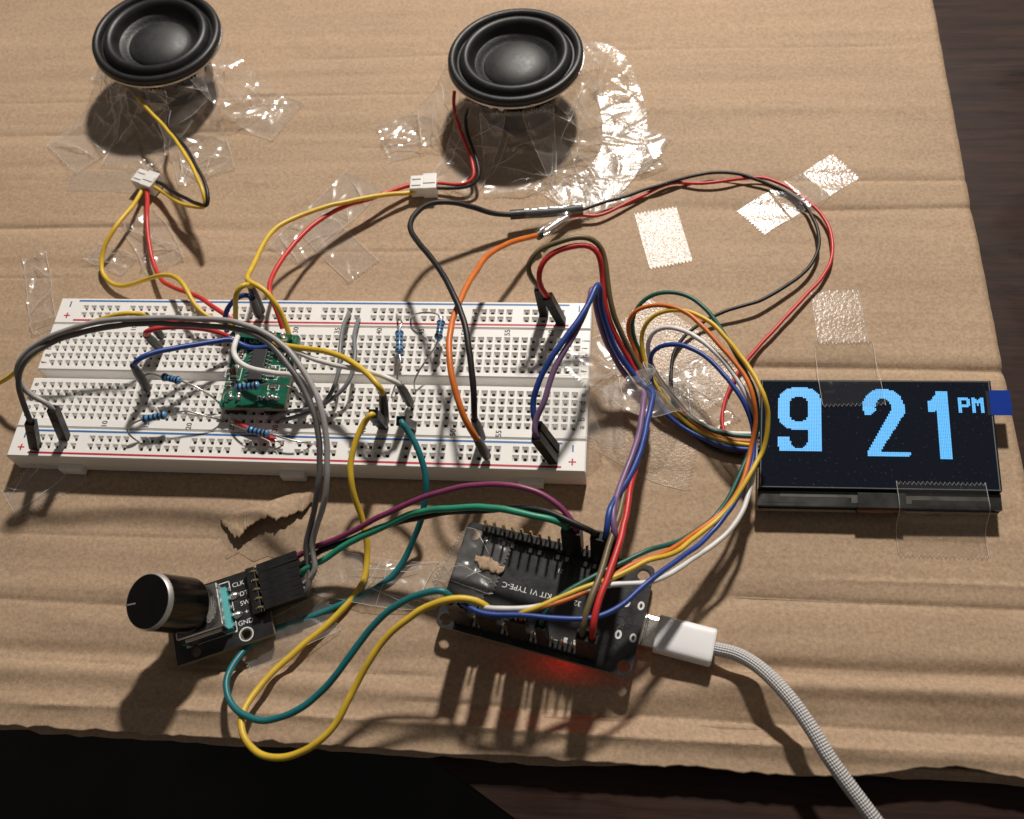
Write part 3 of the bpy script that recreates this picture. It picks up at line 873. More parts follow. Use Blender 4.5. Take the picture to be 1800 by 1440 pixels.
# front jumpers
wire('long yellow jumper wire hanging over the front edge of the cardboard', 'yellow',
     [(646, 736, 21), (637, 748, 20), (625, 773, 19), (618, 807, 17), (618, 840, 15), (625, 873, 12), (637, 910, 8), (643, 947, 4.5), (643, 980, 2), (640, 1017, 1.3), (623, 1047, 1.2), (600, 1075, 1.2), (567, 1107, 1.3), (527, 1137, 2), (483, 1177, 3), (447, 1217, 5), (428, 1250, 7), (425, 1280, 8), (440, 1310, 9), (467, 1328, 10), (493, 1333, 10.5), (527, 1325, 11.5), (560, 1305, 13), (587, 1277, 14), (602, 1251, 15), (627, 1200, 17), (650, 1157, 19), (680, 1117, 21), (717, 1087, 23), (750, 1067, 24.5), (787, 1055, 25.5), (817, 1053, 25.5), (838, 1057, 25)], 0.85, bbend((675, 748), (656, 728)), esp_low(4), group=GJ)
wire('long teal jumper wire looping in front of the knob module', 'teal',
     [(712, 750, 21), (722, 766, 20), (733, 787, 19), (743, 817, 17), (748, 847, 15), (745, 880, 12), (738, 917, 8), (727, 947, 5), (710, 985, 2), (683, 1018, 1.3), (643, 1043, 1.2), (600, 1061, 1.2), (550, 1083, 1.4), (493, 1103, 1.4), (460, 1120, 1.4), (433, 1140, 2), (410, 1170, 4), (397, 1203, 6), (403, 1233, 7), (423, 1253, 8), (457, 1265, 9), (490, 1260, 10), (523, 1247, 11.5), (560, 1217, 13), (600, 1171, 16), (633, 1130, 18), (667, 1090, 20.5), (700, 1062, 22.5), (733, 1045, 24), (767, 1037, 25), (786, 1039, 25)], 0.85, bbend((725, 750), (705, 740)), esp_low(0), group=GJ)
wire('magenta jumper wire from the knob module to the microcontroller board', 'magenta',
     [(545, 966, 9), (600, 943, 12), (650, 917, 16), (700, 893, 19), (750, 873, 22), (807, 858, 24.5), (860, 851, 26), (900, 853, 27), (933, 861, 27), (963, 875, 26.5), (990, 896, 25.5)], 0.75, enc_end(0), esp_up(10), group=GJ)
wire('black jumper wire from the knob module to the microcontroller board', 'black',
     [(555, 973, 8.5), (600, 954, 10), (633, 941, 12), (700, 918, 15), (767, 903, 18), (850, 896, 21), (917, 893, 23.5), (960, 897, 25), (993, 909, 25.5), (1022, 925, 25)], 0.80, enc_end(1), esp_up(12), group=GJ)
wire('bright green jumper wire from the knob module to the microcontroller board', 'green',
     [(530, 1004, 8.5), (565, 986, 9.5), (613, 957, 12), (667, 929, 15), (717, 907, 18), (767, 895, 21), (827, 890, 23.5), (883, 897, 25), (933, 906, 25.5), (972, 914, 25.3)], 0.85, enc_end(2), esp_up(9), group=GJ)
# right-hand bundle
wire('black jumper wire from the splice to the front of the breadboard', 'black',
     [(900, 378, 6), (867, 375, 8), (833, 365, 11), (800, 357, 14), (767, 355, 16), (742, 364, 18), (725, 383, 20), (724, 405, 22), (740, 433, 25), (760, 458, 27), (779, 483, 29), (797, 517, 31), (813, 563, 32), (823, 613, 32), (830, 663, 30), (834, 705, 27)], 0.85, None, bbend((848, 774), (835, 740), 'sleeve'), group=GJ)
wire('orange jumper wire from the taped splice to the front rail', 'orange',
     [(950, 412, 5), (925, 419, 8), (897, 427, 12), (867, 444, 17), (838, 474, 22), (815, 511, 27), (799, 553, 30), (790, 597, 32), (791, 647, 32), (801, 693, 30), (818, 735, 27)], 0.85, None, bbend((858, 806), (840, 775), 'sleeve'), group=GJ)
o1 = bbend((957, 553), (947, 506)); o2 = bbend((988, 567), (963, 522)); o3 = bbend((977, 791), (944, 749)); o4 = bbend((974, 810), (943, 769))
wire('olive brown jumper wire arching off the right end of the top rail', 'olive',
     [(940, 497, 26), (931, 480, 29), (930, 462, 31), (943, 443, 33), (972, 428, 34.5), (1010, 419, 35), (1042, 421, 34), (1058, 437, 32), (1064, 465, 29), (1068, 500, 26), (1077, 545, 22), (1094, 590, 17), (1112, 625, 13), (1131, 658, 10), (1139, 684, 8), (1132, 716, 10), (1122, 764, 13), (1109, 815, 17), (1098, 862, 20), (1091, 897, 22), (1081, 930, 23), (1068, 965, 24), (1055, 1007, 25), (1041, 1043, 26), (1029, 1075, 26)], 0.78, o1, esp_low(13), group=GJ)
wire('red jumper wire arching beside the olive one off the right end of the top rail', 'red',
     [(951, 510, 25), (945, 492, 28), (948, 470, 30.5), (970, 447, 32.5), (1008, 433, 33.5), (1038, 431, 33), (1053, 445, 31.5), (1057, 475, 28), (1061, 510, 25), (1069, 552, 21), (1087, 600, 16), (1106, 635, 12), (1124, 664, 9), (1142, 690, 7), (1137, 730, 10), (1128, 780, 13.5), (1119, 822, 17), (1110, 860, 20), (1103, 898, 22), (1090, 945, 24), (1079, 982, 25), (1065, 1019, 26), (1051, 1056, 26.5), (1043, 1090, 26)], 0.80, o2, esp_low(14), group=GJ)
wire('blue jumper wire doubling back in the bundle right of the breadboard', 'blue',
     [(935, 715, 25), (943, 682, 28), (963, 642, 31), (990, 601, 33), (1020, 557, 34), (1042, 518, 34), (1051, 497, 33.5), (1054, 508, 31), (1053, 535, 27), (1064, 573, 22), (1084, 617, 16), (1106, 650, 12), (1127, 677, 10), (1147, 688, 11), (1146, 705, 12), (1139, 740, 14), (1127, 790, 17), (1106, 838, 20), (1083, 877, 23), (1070, 905, 25)], 0.82, o3, esp_up(13), group=GJ)
wire('purple jumper wire doubling back in the bundle right of the breadboard', 'purple',
     [(940, 740, 24), (953, 713, 26.5), (970, 667, 29), (991, 622, 31), (1017, 573, 32), (1036, 530, 32), (1043, 503, 31.5), (1046, 515, 29), (1047, 545, 25.5), (1058, 583, 20), (1078, 627, 14), (1101, 662, 10), (1121, 690, 8), (1135, 688, 12), (1133, 706, 14), (1127, 740, 16), (1114, 790, 19), (1096, 838, 21), (1080, 878, 23), (1076, 910, 24.5)], 0.80, o4, esp_up(14), group=GJ)
# five display wires: leave the display, coil once, run to the microcontroller
GD = 'five display wires coiled beside the breadboard'
wire('dark green display wire, outermost of the coil', 'dark_green',
     [(1345, 768, 2.6), (1320, 768, 2.8), (1273, 764, 3.0), (1233, 752, 3.2), (1200, 730, 3.5), (1165, 694, 4.5), (1135, 640, 7.0), (1116, 595, 11.0), (1113, 560, 15.0), (1130, 532, 18.0), (1160, 516, 20.0), (1195, 516, 21.0), (1223, 527, 21.5), (1247, 549, 21.5), (1267, 577, 21.0), (1284, 605, 20.5), (1303, 640, 20.0), (1322, 675, 19.5), (1332, 710, 18.2), (1332, 750, 15.1), (1318, 792, 12.0), (1303, 828, 12.0), (1283, 872, 12.0), (1258, 908, 12.0), (1226, 934, 14.2), (1180, 957, 18.4), (1143, 968, 21.5), (1112, 982, 22.5), (1070, 1002, 24.0), (1033, 1021, 25.0), (997, 1042, 25.5), (965, 1066, 25.5)], 0.62, None, esp_low(9), group=GD)
wire('orange display wire in the coil', 'orange',
     [(1345, 776, 2.6), (1317, 776, 2.8), (1260, 767, 3.0), (1227, 750, 3.2), (1200, 730, 3.6), (1167, 700, 4.5), (1140, 662, 6.5), (1114, 614, 10.0), (1103, 582, 13.5), (1110, 554, 17.0), (1133, 540, 19.0), (1167, 537, 20.5), (1200, 547, 21.5), (1228, 567, 22.0), (1257, 599, 22.0), (1284, 631, 21.5), (1309, 667, 21.0), (1323, 700, 20.5), (1328, 740, 16.9), (1321, 788, 13.2), (1312, 825, 13.0), (1295, 866, 13.0), (1270, 900, 13.0), (1233, 930, 14.2), (1180, 966, 18.9), (1121, 990, 22.5), (1060, 1026, 24.0), (1010, 1050, 25.0), (953, 1068, 25.5), (928, 1076, 25.2)], 0.62, None, esp_low(7), group=GD)
wire('yellow display wire in the coil, swinging widest over the display edge', 'yellow',
     [(1345, 783, 2.6), (1317, 783, 2.8), (1267, 776, 3.0), (1230, 759, 3.2), (1196, 733, 3.8), (1165, 695, 5.0), (1140, 650, 8.0), (1130, 612, 11.0), (1127, 590, 13.0), (1134, 569, 16.0), (1151, 553, 18.5), (1175, 547, 20.0), (1205, 548, 21.5), (1228, 556, 22.0), (1250, 568, 22.5), (1277, 593, 22.5), (1303, 624, 22.0), (1330, 663, 22.0), (1345, 700, 22.0), (1351, 735, 18.8), (1348, 767, 16.3), (1340, 793, 14.0), (1326, 820, 14.0), (1310, 848, 14.0), (1288, 882, 13.5), (1260, 913, 13.5), (1226, 941, 15.2), (1180, 974, 19.4), (1143, 983, 22.3), (1107, 1002, 23.0), (1070, 1019, 24.0), (1033, 1032, 25.0), (980, 1052, 25.5), (920, 1076, 25.3)], 0.62, None, esp_low(6), group=GD)
wire('white display wire in the coil', 'white',
     [(1345, 763, 2.6), (1323, 763, 2.8), (1287, 762, 3.0), (1250, 753, 3.2), (1223, 740, 3.4), (1195, 714, 3.8), (1163, 672, 6.0), (1143, 635, 9.0), (1139, 605, 12.0), (1146, 586, 15.0), (1162, 576, 17.0), (1180, 575, 18.5), (1202, 580, 19.5), (1228, 594, 20.0), (1257, 620, 20.0), (1286, 653, 19.5), (1309, 690, 19.0), (1322, 725, 16.6), (1328, 770, 12.6), (1325, 830, 11.0), (1314, 880, 11.5), (1298, 913, 12.0), (1276, 940, 12.5), (1240, 967, 13.7), (1200, 994, 17.5), (1165, 1014, 20.9), (1131, 1025, 22.8), (1095, 1025, 23.5), (1058, 1031, 24.2), (1021, 1043, 24.8), (985, 1056, 25.2), (948, 1065, 25.4), (899, 1071, 25.2), (862, 1071, 24.8)], 0.66, None, esp_low(3), group=GD)
wire('blue display wire, innermost of the coil', 'blue',
     [(1345, 790, 2.6), (1317, 790, 2.7), (1262, 784, 2.8), (1225, 766, 2.8), (1190, 742, 3.0), (1162, 715, 4.5), (1147, 680, 7.0), (1143, 650, 10.0), (1143, 628, 12.0), (1152, 612, 15.0), (1170, 603, 17.0), (1198, 606, 18.5), (1228, 620, 19.0), (1257, 643, 19.0), (1287, 677, 19.0), (1311, 712, 18.1), (1324, 748, 15.3), (1326, 782, 12.9), (1320, 822, 12.5), (1306, 861, 13.0), (1286, 894, 13.0), (1257, 927, 13.5), (1227, 957, 15.6), (1180, 992, 19.9), (1143, 1019, 23.0), (1107, 1048, 24.0), (1082, 1069, 24.5), (1053, 1083, 25.0), (1009, 1088, 25.5), (948, 1086, 25.5), (887, 1082, 25.0), (845, 1078, 24.8)], 0.66, None, esp_low(1), group=GD)

# ------------------------------------------------------------------ speaker leads with white plugs
def jst(parent, c, d, top):
    """a mated pair of little two-way white shells; d is the lead direction"""
    d = V(d).normalized(); s_ = UZ.cross(d).normalized(); up = d.cross(s_)
    q = MB(); q.box(V(c) - d * 1.9, (4.2, 5.6, 4.3), (d, s_, up), 0.25)
    for k in (-1.3, 1.3):
        q.box(V(c) - d * 1.9 + up * 2.2 + s_ * k, (3.0, 0.6, 0.5), (d, s_, up), 0.1)
    a = q.build('plug_shell', M['jst'], parent)
    q = MB(); q.box(V(c) + d * 2.4, (4.6, 6.4, 4.9), (d, s_, up), 0.25)
    q.box(V(c) + d * 2.4 + up * 2.5, (4.0, 2.2, 0.5), (d, s_, up), 0.1)
    q.build('socket_shell', M['jst'], parent)
t = thing('speaker_lead', 'yellow and black lead of the left speaker ending in a small white plug', 'cable', (-62, 100, 0), 'speaker leads')
wire('', 'yellow', [(242, 172, 14), (262, 194, 13), (283, 216, 13), (305, 242, 14), (325, 272, 15.5), (344, 308, 16.5), (357, 343, 16), (361, 362, 14), (335, 363, 10), (305, 350, 6), (280, 334, 3.6), (268, 326, 3.3)], 0.62, parent=t)
wire('', 'black', [(300, 196, 12), (296, 222, 12), (310, 240, 13), (331, 268, 15), (351, 303, 16.5), (365, 340, 16.5), (366, 360, 15), (338, 356, 11), (305, 338, 7), (282, 322, 4.5), (270, 318, 4.2)], 0.62, parent=t)
jst(t, at(258, 319, 3.0), at(290, 330, 3) - at(258, 319, 3), 1)
t = thing('speaker_lead', 'yellow and red lead from the left white plug to the green board', 'cable', (-66, 60, 0), 'speaker leads')
wire('', 'yellow', [(250, 334, 3.2), (240, 352, 4), (225, 371, 6), (202, 400, 7), (184, 432, 5), (177, 460, 3), (180, 483, 2), (192, 497, 2), (209, 503, 2.5), (240, 498, 5), (273, 488, 9), (298, 485, 13), (317, 492, 16), (330, 510, 17), (343, 536, 16), (360, 553, 14.5), (384, 564, 13.5), (412, 572, 13.5)], 0.72, parent=t)
wire('', 'red', [(258, 334, 3.2), (259, 352, 4), (258, 380, 6), (261, 420, 5), (268, 462, 4), (283, 492, 5), (300, 504, 7), (323, 512, 10), (343, 518, 12), (367, 534, 13.5), (390, 549, 14), (410, 564, 13.6)], 0.72, parent=t)
t = thing('speaker_lead', 'red and black lead hanging from the right speaker to a white plug', 'cable', (45, 95, 0), 'speaker leads')
wire('', 'red', [(799, 160, 16), (797, 178, 14), (801, 205, 11), (812, 235, 8), (824, 265, 6), (833, 295, 5), (835, 313, 4.5), (822, 323, 4), (800, 325, 3.6), (775, 322, 3.4), (758, 322, 3.3)], 0.58, parent=t)
wire('', 'black', [(822, 190, 13), (819, 215, 11), (824, 245, 8), (834, 275, 6.5), (841, 300, 6), (839, 318, 5), (820, 330, 4), (795, 332, 3.5), (770, 331, 3.3), (758, 330, 3.3)], 0.58, parent=t)
jst(t, at(744, 327, 3.0), at(800, 324, 3) - at(744, 327, 3), 1)
t = thing('speaker_lead', 'yellow and red lead sweeping from the middle white plug to the green board', 'cable', (10, 60, 0), 'speaker leads')
wire('', 'yellow', [(738, 333, 3.2), (722, 339, 3.4), (690, 341, 5), (640, 349, 8), (580, 361, 11), (525, 379, 13), (484, 404, 15), (458, 438, 18), (443, 470, 21), (433, 488, 23), (436, 495, 24.5), (450, 500, 25), (470, 516, 24), (485, 534, 22), (497, 554, 19), (505, 576, 16.5), (510, 596, 14)], 0.75, parent=t)
wire('', 'red', [(738, 324, 3.2), (722, 324, 3.4), (705, 330, 4), (680, 339, 4.5), (650, 351, 6), (610, 362, 7.5), (570, 381, 9), (532, 410, 11), (502, 446, 13), (482, 482, 15), (473, 505, 17), (475, 520, 17.5), (485, 541, 17), (491, 558, 15.5), (497, 578, 13.8)], 0.75, parent=t)
# twisted red and black pair on the right
t = thing('twin_lead', 'thin twisted red and black lead looping over the right of the cardboard', 'cable', (120, 60, 0))
wire('', 'black', [(1020, 370, 3), (1060, 357, 2.6), (1100, 345, 2.0), (1130, 334, 2.2), (1160, 327, 2.6), (1195, 316, 2), (1230, 306, 1.4), (1268, 302, 1.6), (1305, 307, 2.4), (1345, 321, 1.8), (1383, 338, 1.2), (1410, 357, 1.4), (1431, 387, 2.5), (1441, 420, 3), (1433, 456, 3), (1409, 483, 3), (1372, 509, 3.2), (1330, 531, 3.5), (1290, 543, 3.5), (1260, 553, 3), (1230, 569, 2.5), (1202, 592, 2), (1185, 622, 1.4), (1180, 652, 1.0), (1182, 690, 0.9), (1195, 730, 0.9), (1220, 765, 1.0), (1260, 790, 1.2), (1310, 802, 1.5), (1345, 806, 1.8)], 0.55, parent=t)
wire('', 'red', [(992, 384, 3), (1020, 378, 2.6), (1052, 380, 2.2), (1090, 365, 1.8), (1130, 344, 1.4), (1160, 328, 1.4), (1190, 320, 1.2), (1225, 322, 1.8), (1270, 319, 2.2), (1315, 313, 1.4), (1350, 315, 1.4), (1385, 329, 1.8), (1412, 348, 1.4), (1440, 375, 1.6), (1460, 408, 2), (1463, 447, 2), (1446, 489, 2), (1412, 525, 2.2), (1381, 557, 2.4), (1350, 590, 2.2), (1320, 626, 1.8), (1294, 664, 1.4), (1276, 703, 1.0), (1270, 740, 0.9), (1280, 775, 1.0), (1305, 796, 1.2), (1345, 812, 1.6)], 0.55, parent=t)
# splices
t = thing('wire_splice', 'black wire splice sleeve wrapped in clear tape', 'splice', at(960, 374, 0))
q = MB(); q.tube(smooth([at(897, 378, 5.6), at(920, 376, 5.2), at(960, 374, 4.6), (at(1024, 367, 3.6))], 1.5), 1.55, 14); q.build('sleeve', M['sleeve'], t)
q = MB(); q.tube(smooth([at(922, 376, 5.2), at(960, 373, 4.6), at(1028, 365, 3.8)], 0.8), 2.15, 20, False)
for i, p in enumerate(q.v): q.v[i] = p + V((0, 0, 0.35 * noise.noise(p * 0.9)))
q.build('tape_wrap', M['film_sleeve'], t)
t = thing('wire_splice', 'orange to red wire splice in a clear wrinkled tape sleeve', 'splice', at(970, 398, 0))
q = MB(); q.tube([at(944, 415, 5.2), at(951, 411, 5.0)], 1.5, 14); q.build('sleeve', M['sleeve'], t)
q = MB(); q.tube(smooth([at(958, 407, 4.8), at(978, 393, 4), at(998, 381, 3.2)], 0.8), 0.8, 10); q.build('joint', M['solder'], t)
q = MB(); q.tube(smooth([at(949, 412, 5.0), at(972, 397, 4.4), at(1000, 379, 3.4)], 0.7), 1.95, 24, False)
for i, p in enumerate(q.v): q.v[i] = p + V((0, 0, 0.5 * noise.noise(p * 1.1)))
q.build('tape_wrap', M['film_sleeve'], t)

# ------------------------------------------------------------------ resistors
def resistor(label, bodypx, la, lb):
    A, B = at(*bodypx[0]), at(*bodypx[1])
    t = thing('resistor', label, 'resistor', ((A + B) / 2), 'blue metal film resistors on the breadboard')
    wz = (B - A).normalized(); mid = (A + B) / 2
    ax = frame_from(A, B, UZ)
    L = max((B - A).length, 5.4)
    h = L / 2
    q = MB(); q.lathe([(0.3, -h), (0.75, -h + .1), (1.12, -h + .5), (1.2, -h + 1.0), (1.14, -h + 1.5), (0.95, -h + 1.9), (0.95, h - 1.9), (1.14, h - 1.5), (1.2, h - 1.0), (1.12, h - .5), (0.75, h - .1), (0.3, h)], mid, ax, 18)
    q.build('body', M['res_blue'], t, sharp=70)
    bands = [(-h + 1.0, 1.23, 'navy'), (-h * 0.36, 0.985, 'dark'), (0.0, 0.985, 'navy'), (h * 0.36, 0.985, 'dark'), (h - 1.0, 1.23, 'brown')]
    for z, r, k in bands:
        q = MB(); q.lathe([(r - .05, -0.28), (r, -0.26), (r, 0.26), (r - .05, 0.28)], mid + wz * z, ax, 18); q.build('colour_band', M['band_' + k], t)
    for e, pts in ((A, la), (B, lb)):
        q = MB(); q.tube(smooth([mid + (e - mid).normalized() * (h - 0.3), mid + (e - mid).normalized() * (h + 0.8)] + [at(*p) for p in pts], 0.7), 0.27, 7); q.build('lead', M['lead'], t, sharp=60)
resistor('blue resistor slanting left of the green board, lead under a blue wire plug', [(284, 662, 16), (318, 670, 15.5)], [(262, 656, 16), (254, 659, 15.5), (254, 672, 12.5), (258, 694, 7)], [(350, 683, 14.5), (377, 701, 12), (391, 716, 9.5), (395, 722, 7)])
resistor('blue resistor in front of the left half near number 15', [(250, 738, 13.5), (293, 729, 14)], [(232, 746, 13), (222, 755, 12.5), (229, 767, 11), (243, 776, 9), (247, 780, 7)], [(330, 723, 14), (360, 731, 12.5), (385, 738, 10), (394, 743, 7)])
resistor('blue resistor lying over the lower part of the green board', [(414, 682, 18), (456, 677, 18)], [(398, 689, 17), (392, 698, 15), (400, 714, 11.5), (414, 726, 7)], [(490, 675, 18), (516, 684, 16.5), (533, 702, 12.5), (541, 716, 7)])
resistor('blue resistor beside a short red link at the front rail', [(434, 755, 12), (473, 763, 12)], [(418, 749, 11.5), (408, 746, 10.5), (403, 747, 7)], [(513, 774, 11.5), (540, 779, 10), (556, 782, 7)])
resistor('blue resistor standing upright at the top rail, left of the tilted one', [(702, 581, 14), (702, 622, 14)], [(707, 570, 14), (703, 560, 12), (695, 550, 7)], [(705, 634, 14), (700, 650, 13.5), (698, 668, 12.5), (691, 688, 10), (685, 706, 7)])
resistor('blue resistor tilted at the top rail, right of the upright one', [(776, 563, 14.5), (770, 597, 14.5)], [(772, 553, 14.5), (758, 550, 14.5), (735, 551, 13), (724, 556, 11), (722, 562, 7)], [(767, 607, 14.5), (753, 628, 14), (735, 655, 12.5), (728, 672, 10.5), (730, 693, 7)])
# ------------------------------------------------------------------ microcontroller board (lies face down, pins up)
def circ(cx, cy, r, n=20): return [(cx + r * math.cos(2 * math.pi * k / n), cy + r * math.sin(2 * math.pi * k / n)) for k in range(n)]
def rrect(x0, y0, x1, y1, r, n=5):
    out = []
    for cx, cy, a0 in ((x1 - r, y1 - r, 0), (x0 + r, y1 - r, 90), (x0 + r, y0 + r, 180), (x1 - r, y0 + r, 270)):
        for k in range(n + 1):
            a = math.radians(a0 + 90 * k / n)
            out.append((cx + r * math.cos(a), cy + r * math.sin(a)))
    return out
mcu = thing('microcontroller_board', 'black microcontroller board lying face down with two rows of pins up', 'circuit board', ef(19, -13, 0))
q = MB(); q.plate(rrect(-5.8, -27.3, 44.5, 1.5, 1.6), [circ(42.4, -25.1, 1.6), circ(42.0, -1.3, 1.6), circ(-3.5, -25.3, 1.6), circ(-3.2, -1.6, 1.6)], 3.9, 5.5, ef, 0, 1)
pcb = q.build('circuit_board', [M['pcb_black'], M['pcb_edge']], mcu)
for (x, y) in ((42.4, -25.1), (42.0, -1.3), (-3.5, -25.3), (-3.2, -1.6)):
    q = MB(); q.plate(circ(x, y, 2.05, 24), [circ(x, y, 1.62, 24)], 5.49, 5.53, ef); q.build('hole_ring', M['trace'], pcb)
for row, y0 in (('up', 0.0), ('low', -24.7)):
    q = MB()
    for k in range(15):
        x = k * 2.45 if row == 'up' else 24.6 + (k - 10) * 2.45
        q.box(ef(x, y0, 6.7), (2.36, 2.4, 2.4), (EU, EV, UZ), 0.3)
    hd = q.build('pin_header', M['housing'], mcu)
    for k in range(15):
        x = k * 2.45 if row == 'up' else 24.6 + (k - 10) * 2.45
        inst('header_pin', PIN8, hd, ef(x, y0, 5.0), (EU, EV, UZ))
# solder fillets and pads next to the headers
for k in range(15):
    for y0, dy in ((-1.9, -1), (-22.8, 1)):
        x = k * 2.45 + (0.1 if dy > 0 else 0)
        q = MB(); q.box(ef(x, y0 + dy * 0.3, 5.51), (0.9, 1.2, 0.05), (EU, EV, UZ)); q.build('solder_pad', M['solder'] if (k * 7 + int(y0)) % 3 else M['trace'], pcb)
    q = MB(); q.box(ef(k * 2.45 + 0.9, -5.1, 5.505), (0.8, 3.6, 0.03), (EU, EV, UZ)); q.build('pin_label_bar', M['trace'], pcb)
# printed text is upside down from here
rx, ry = -EU, -EV
text('printed_text', 'KIT V1 TYPE-C', 2.05, ef(14.3, -12.75, 5.53), rx, ry, pcb, M['silk'])
text('printed_text', '32', 1.9, ef(27.6, -12.7, 5.53), rx, ry, pcb, M['silk'])
text('printed_text', '21', 1.5, ef(21.2, -5.6, 5.53), rx, ry, pcb, M['silk'])
for (x, y) in ((39.5, -9.4), (43.1, -9.3), (39.3, -17.8), (43.0, -17.7)):
    q = MB(); q.plate([(x + a * 0.85, y + c * 1.15) for a, c in circ(0, 0, 1)], [[(x + a * 0.36, y + c * 0.6) for a, c in circ(0, 0, 1)]], 5.50, 5.58, ef); q.build('shell_solder_ring', M['silk'], pcb)
rt = random.Random(3)
for i in range(26):   # vias
    x, y = rt.uniform(-3, 42), rt.uniform(-21, -3)
    q = MB(); q.plate(circ(x, y, 0.30, 10), [circ(x, y, 0.14, 10)], 5.49, 5.53, ef); q.build('via', M['trace'], pcb)
for i in range(16):   # a few raised traces near the plug end
    x, y = rt.uniform(35, 41), rt.uniform(-22, -6)
    pts = [(x, y)]
    for s_ in range(3):
        dx, dy = rt.choice([(1.4, 0), (0.8, 0.8), (0, 1.2), (0.8, -0.8)])
        pts.append((min(43.5, pts[-1][0] + dx), pts[-1][1] + dy))
    q = MB(); q.tube([ef(a, c, 5.5) for a, c in pts], 0.09, 5); q.build('copper_trace', M['solder'] if i % 5 == 0 else M['trace'], pcb)
q = MB(); q.box(ef(9, -12.8, 2.2), (25, 17, 3.2), (EU, EV, UZ), 0.3); q.build('shield_can', M['steel'], mcu)
q = MB(); q.box(ef(41.2, -14.2, 2.25), (7.4, 8.6, 3.0), (EU, EV, UZ), 0.5); q.build('usb_socket', M['usb_metal'], mcu)
q = MB(); q.box(ef(27.5, -19.6, 3.4), (1.6, 0.9, 0.8), (EU, EV, UZ)); q.build('power_led', M['led'], mcu)
q = MB(); q.box(ef(31.0, -7.5, 3.2), (4, 3, 1.2), (EU, EV, UZ)); q.build('regulator', M['chip'], mcu)
pl = bpy.data.lights.new('power_led_light', 'POINT'); pl.energy = 0.0017; pl.color = (1, 0.02, 0.015); pl.shadow_soft_size = 0.0008
plo = bpy.data.objects.new('power_led_light', pl); col.objects.link(plo); plo.parent = mcu
plo.location = (ef(27.5, -20.4, 2.6) - ORG[mcu.name]) * S

# ------------------------------------------------------------------ usb cable
usb = thing('usb_cable', 'white braided cable plugged into the microcontroller board', 'cable', ef(55, -14.5, 0))
def pz(x, y, z): return ef(x, y, z)
q = MB(); q.box(ef(46.6, -14.3, 2.3), (5.2, 8.0, 2.4), (EU, EV, UZ), 0.9); q.build('plug_tip', M['usb_metal'], usb)
q = MB(); q.box(ef(45.4, -14.3, 2.3), (1.5, 8.3, 2.7), (EU, EV, UZ), 0.9); q.build('plug_tip_step', M['steel'], usb)
# plug body: superellipse section swept along the plug
b = MB(); vs = []; n = 32
def sec(x, hw, hh):
    o = []
    for k in range(n):
        a = 2 * math.pi * k / n
        ca, sa = math.cos(a), math.sin(a)
        e = 0.42
        o.append(ef(x, -14.5 + hw * math.copysign(abs(ca) ** e, ca), 3.4 + hh * math.copysign(abs(sa) ** e, sa)))
    return o
secs = [(48.1, 4.2, 2.3), (48.25, 4.45, 2.55), (48.6, 4.55, 2.65), (61.9, 4.55, 2.65), (62.35, 4.4, 2.5), (62.5, 4.1, 2.2)]
for s_ in secs: vs += sec(*s_)
b.add(vs, [(i * n + k, i * n + (k + 1) % n, (i + 1) * n + (k + 1) % n, (i + 1) * n + k) for i in range(len(secs) - 1) for k in range(n)] + [tuple(range(n)), tuple((len(secs) - 1) * n + k for k in range(n))])
b.build('plug_body', M['usb_white'], usb)
cpath = smooth([ef(61.5, -14.5, 3.4), ef(63.5, -14.6, 3.5), at(1290, 1148, 4.5), at(1325, 1166, 6), at(1360, 1196, 7.5), at(1395, 1236, 8.5), at(1428, 1284, 8.5), at(1458, 1333, 8), at(1490, 1378, 7), at(1520, 1418, 6), at(1550, 1458, 5), at(1600, 1520, 2)], 0.8)
q = MB(); NB = 20
q.tube(cpath, 1.72, NB)
cb = q.build('braided_sleeve', M['braid'], usb, sharp=80)
me = cb.data
uvl = me.uv_layers.new(name='UVMap')
dist = [0.0]
for i in range(1, len(cpath)): dist.append(dist[-1] + (cpath[i] - cpath[i - 1]).length)
for poly in me.polygons:
    ks = [me.loops[li].vertex_index % NB for li in poly.loop_indices]
    wrap = max(ks) - min(ks) > NB / 2
    for li, k in zip(poly.loop_indices, ks):
        vi = me.loops[li].vertex_index
        uvl.data[li].uv = ((k + (NB if wrap and k == 0 else 0)) / NB, dist[min(vi // NB, len(dist) - 1)])

# ------------------------------------------------------------------ rotary knob module
kn = thing('rotary_encoder_module', 'black rotary knob on a small black circuit board', 'knob', nf(12, 9, 0))
q = MB(); q.plate(rrect(0, 0, 25.5, 19.3, 0.3, 2), [circ(18.5, 2.3, 1.25), circ(5.2, 1.95, 1.25)], 2.9, 4.5, nf, 0, 1)
kp = q.build('circuit_board', [M['pcb_black'], M['pcb_edge']], kn)
for (x, y, mt_) in ((18.5, 2.3, 'silk'), (5.2, 1.95, 'trace')):
    q = MB(); q.plate(circ(x, y, 1.9, 28), [circ(x, y, 1.62, 28)], 4.49, 4.54, nf); q.build('hole_ring', M[mt_], kp)
q = MB(); q.plate(circ(18.5, 2.3, 1.6, 28), [circ(18.5, 2.3, 1.26, 28)], 4.49, 4.55, nf); q.build('hole_plating', M['steel'], kp)
for s_, x, y, z in (('CLK', 18.7, 16.3, 1.75), ('DT', 19.8, 13.3, 1.75), ('SW', 19.6, 10.7, 1.75), ('+', 19.6, 8.1, 2.0), ('GND', 18.9, 5.5, 1.8), ('V', 2.2, 2.0, 1.8)):
    text('printed_text', s_, z, nf(x, y, 4.53), NU, NV, kp, M['silk'] if s_ != 'V' else M['trace'])
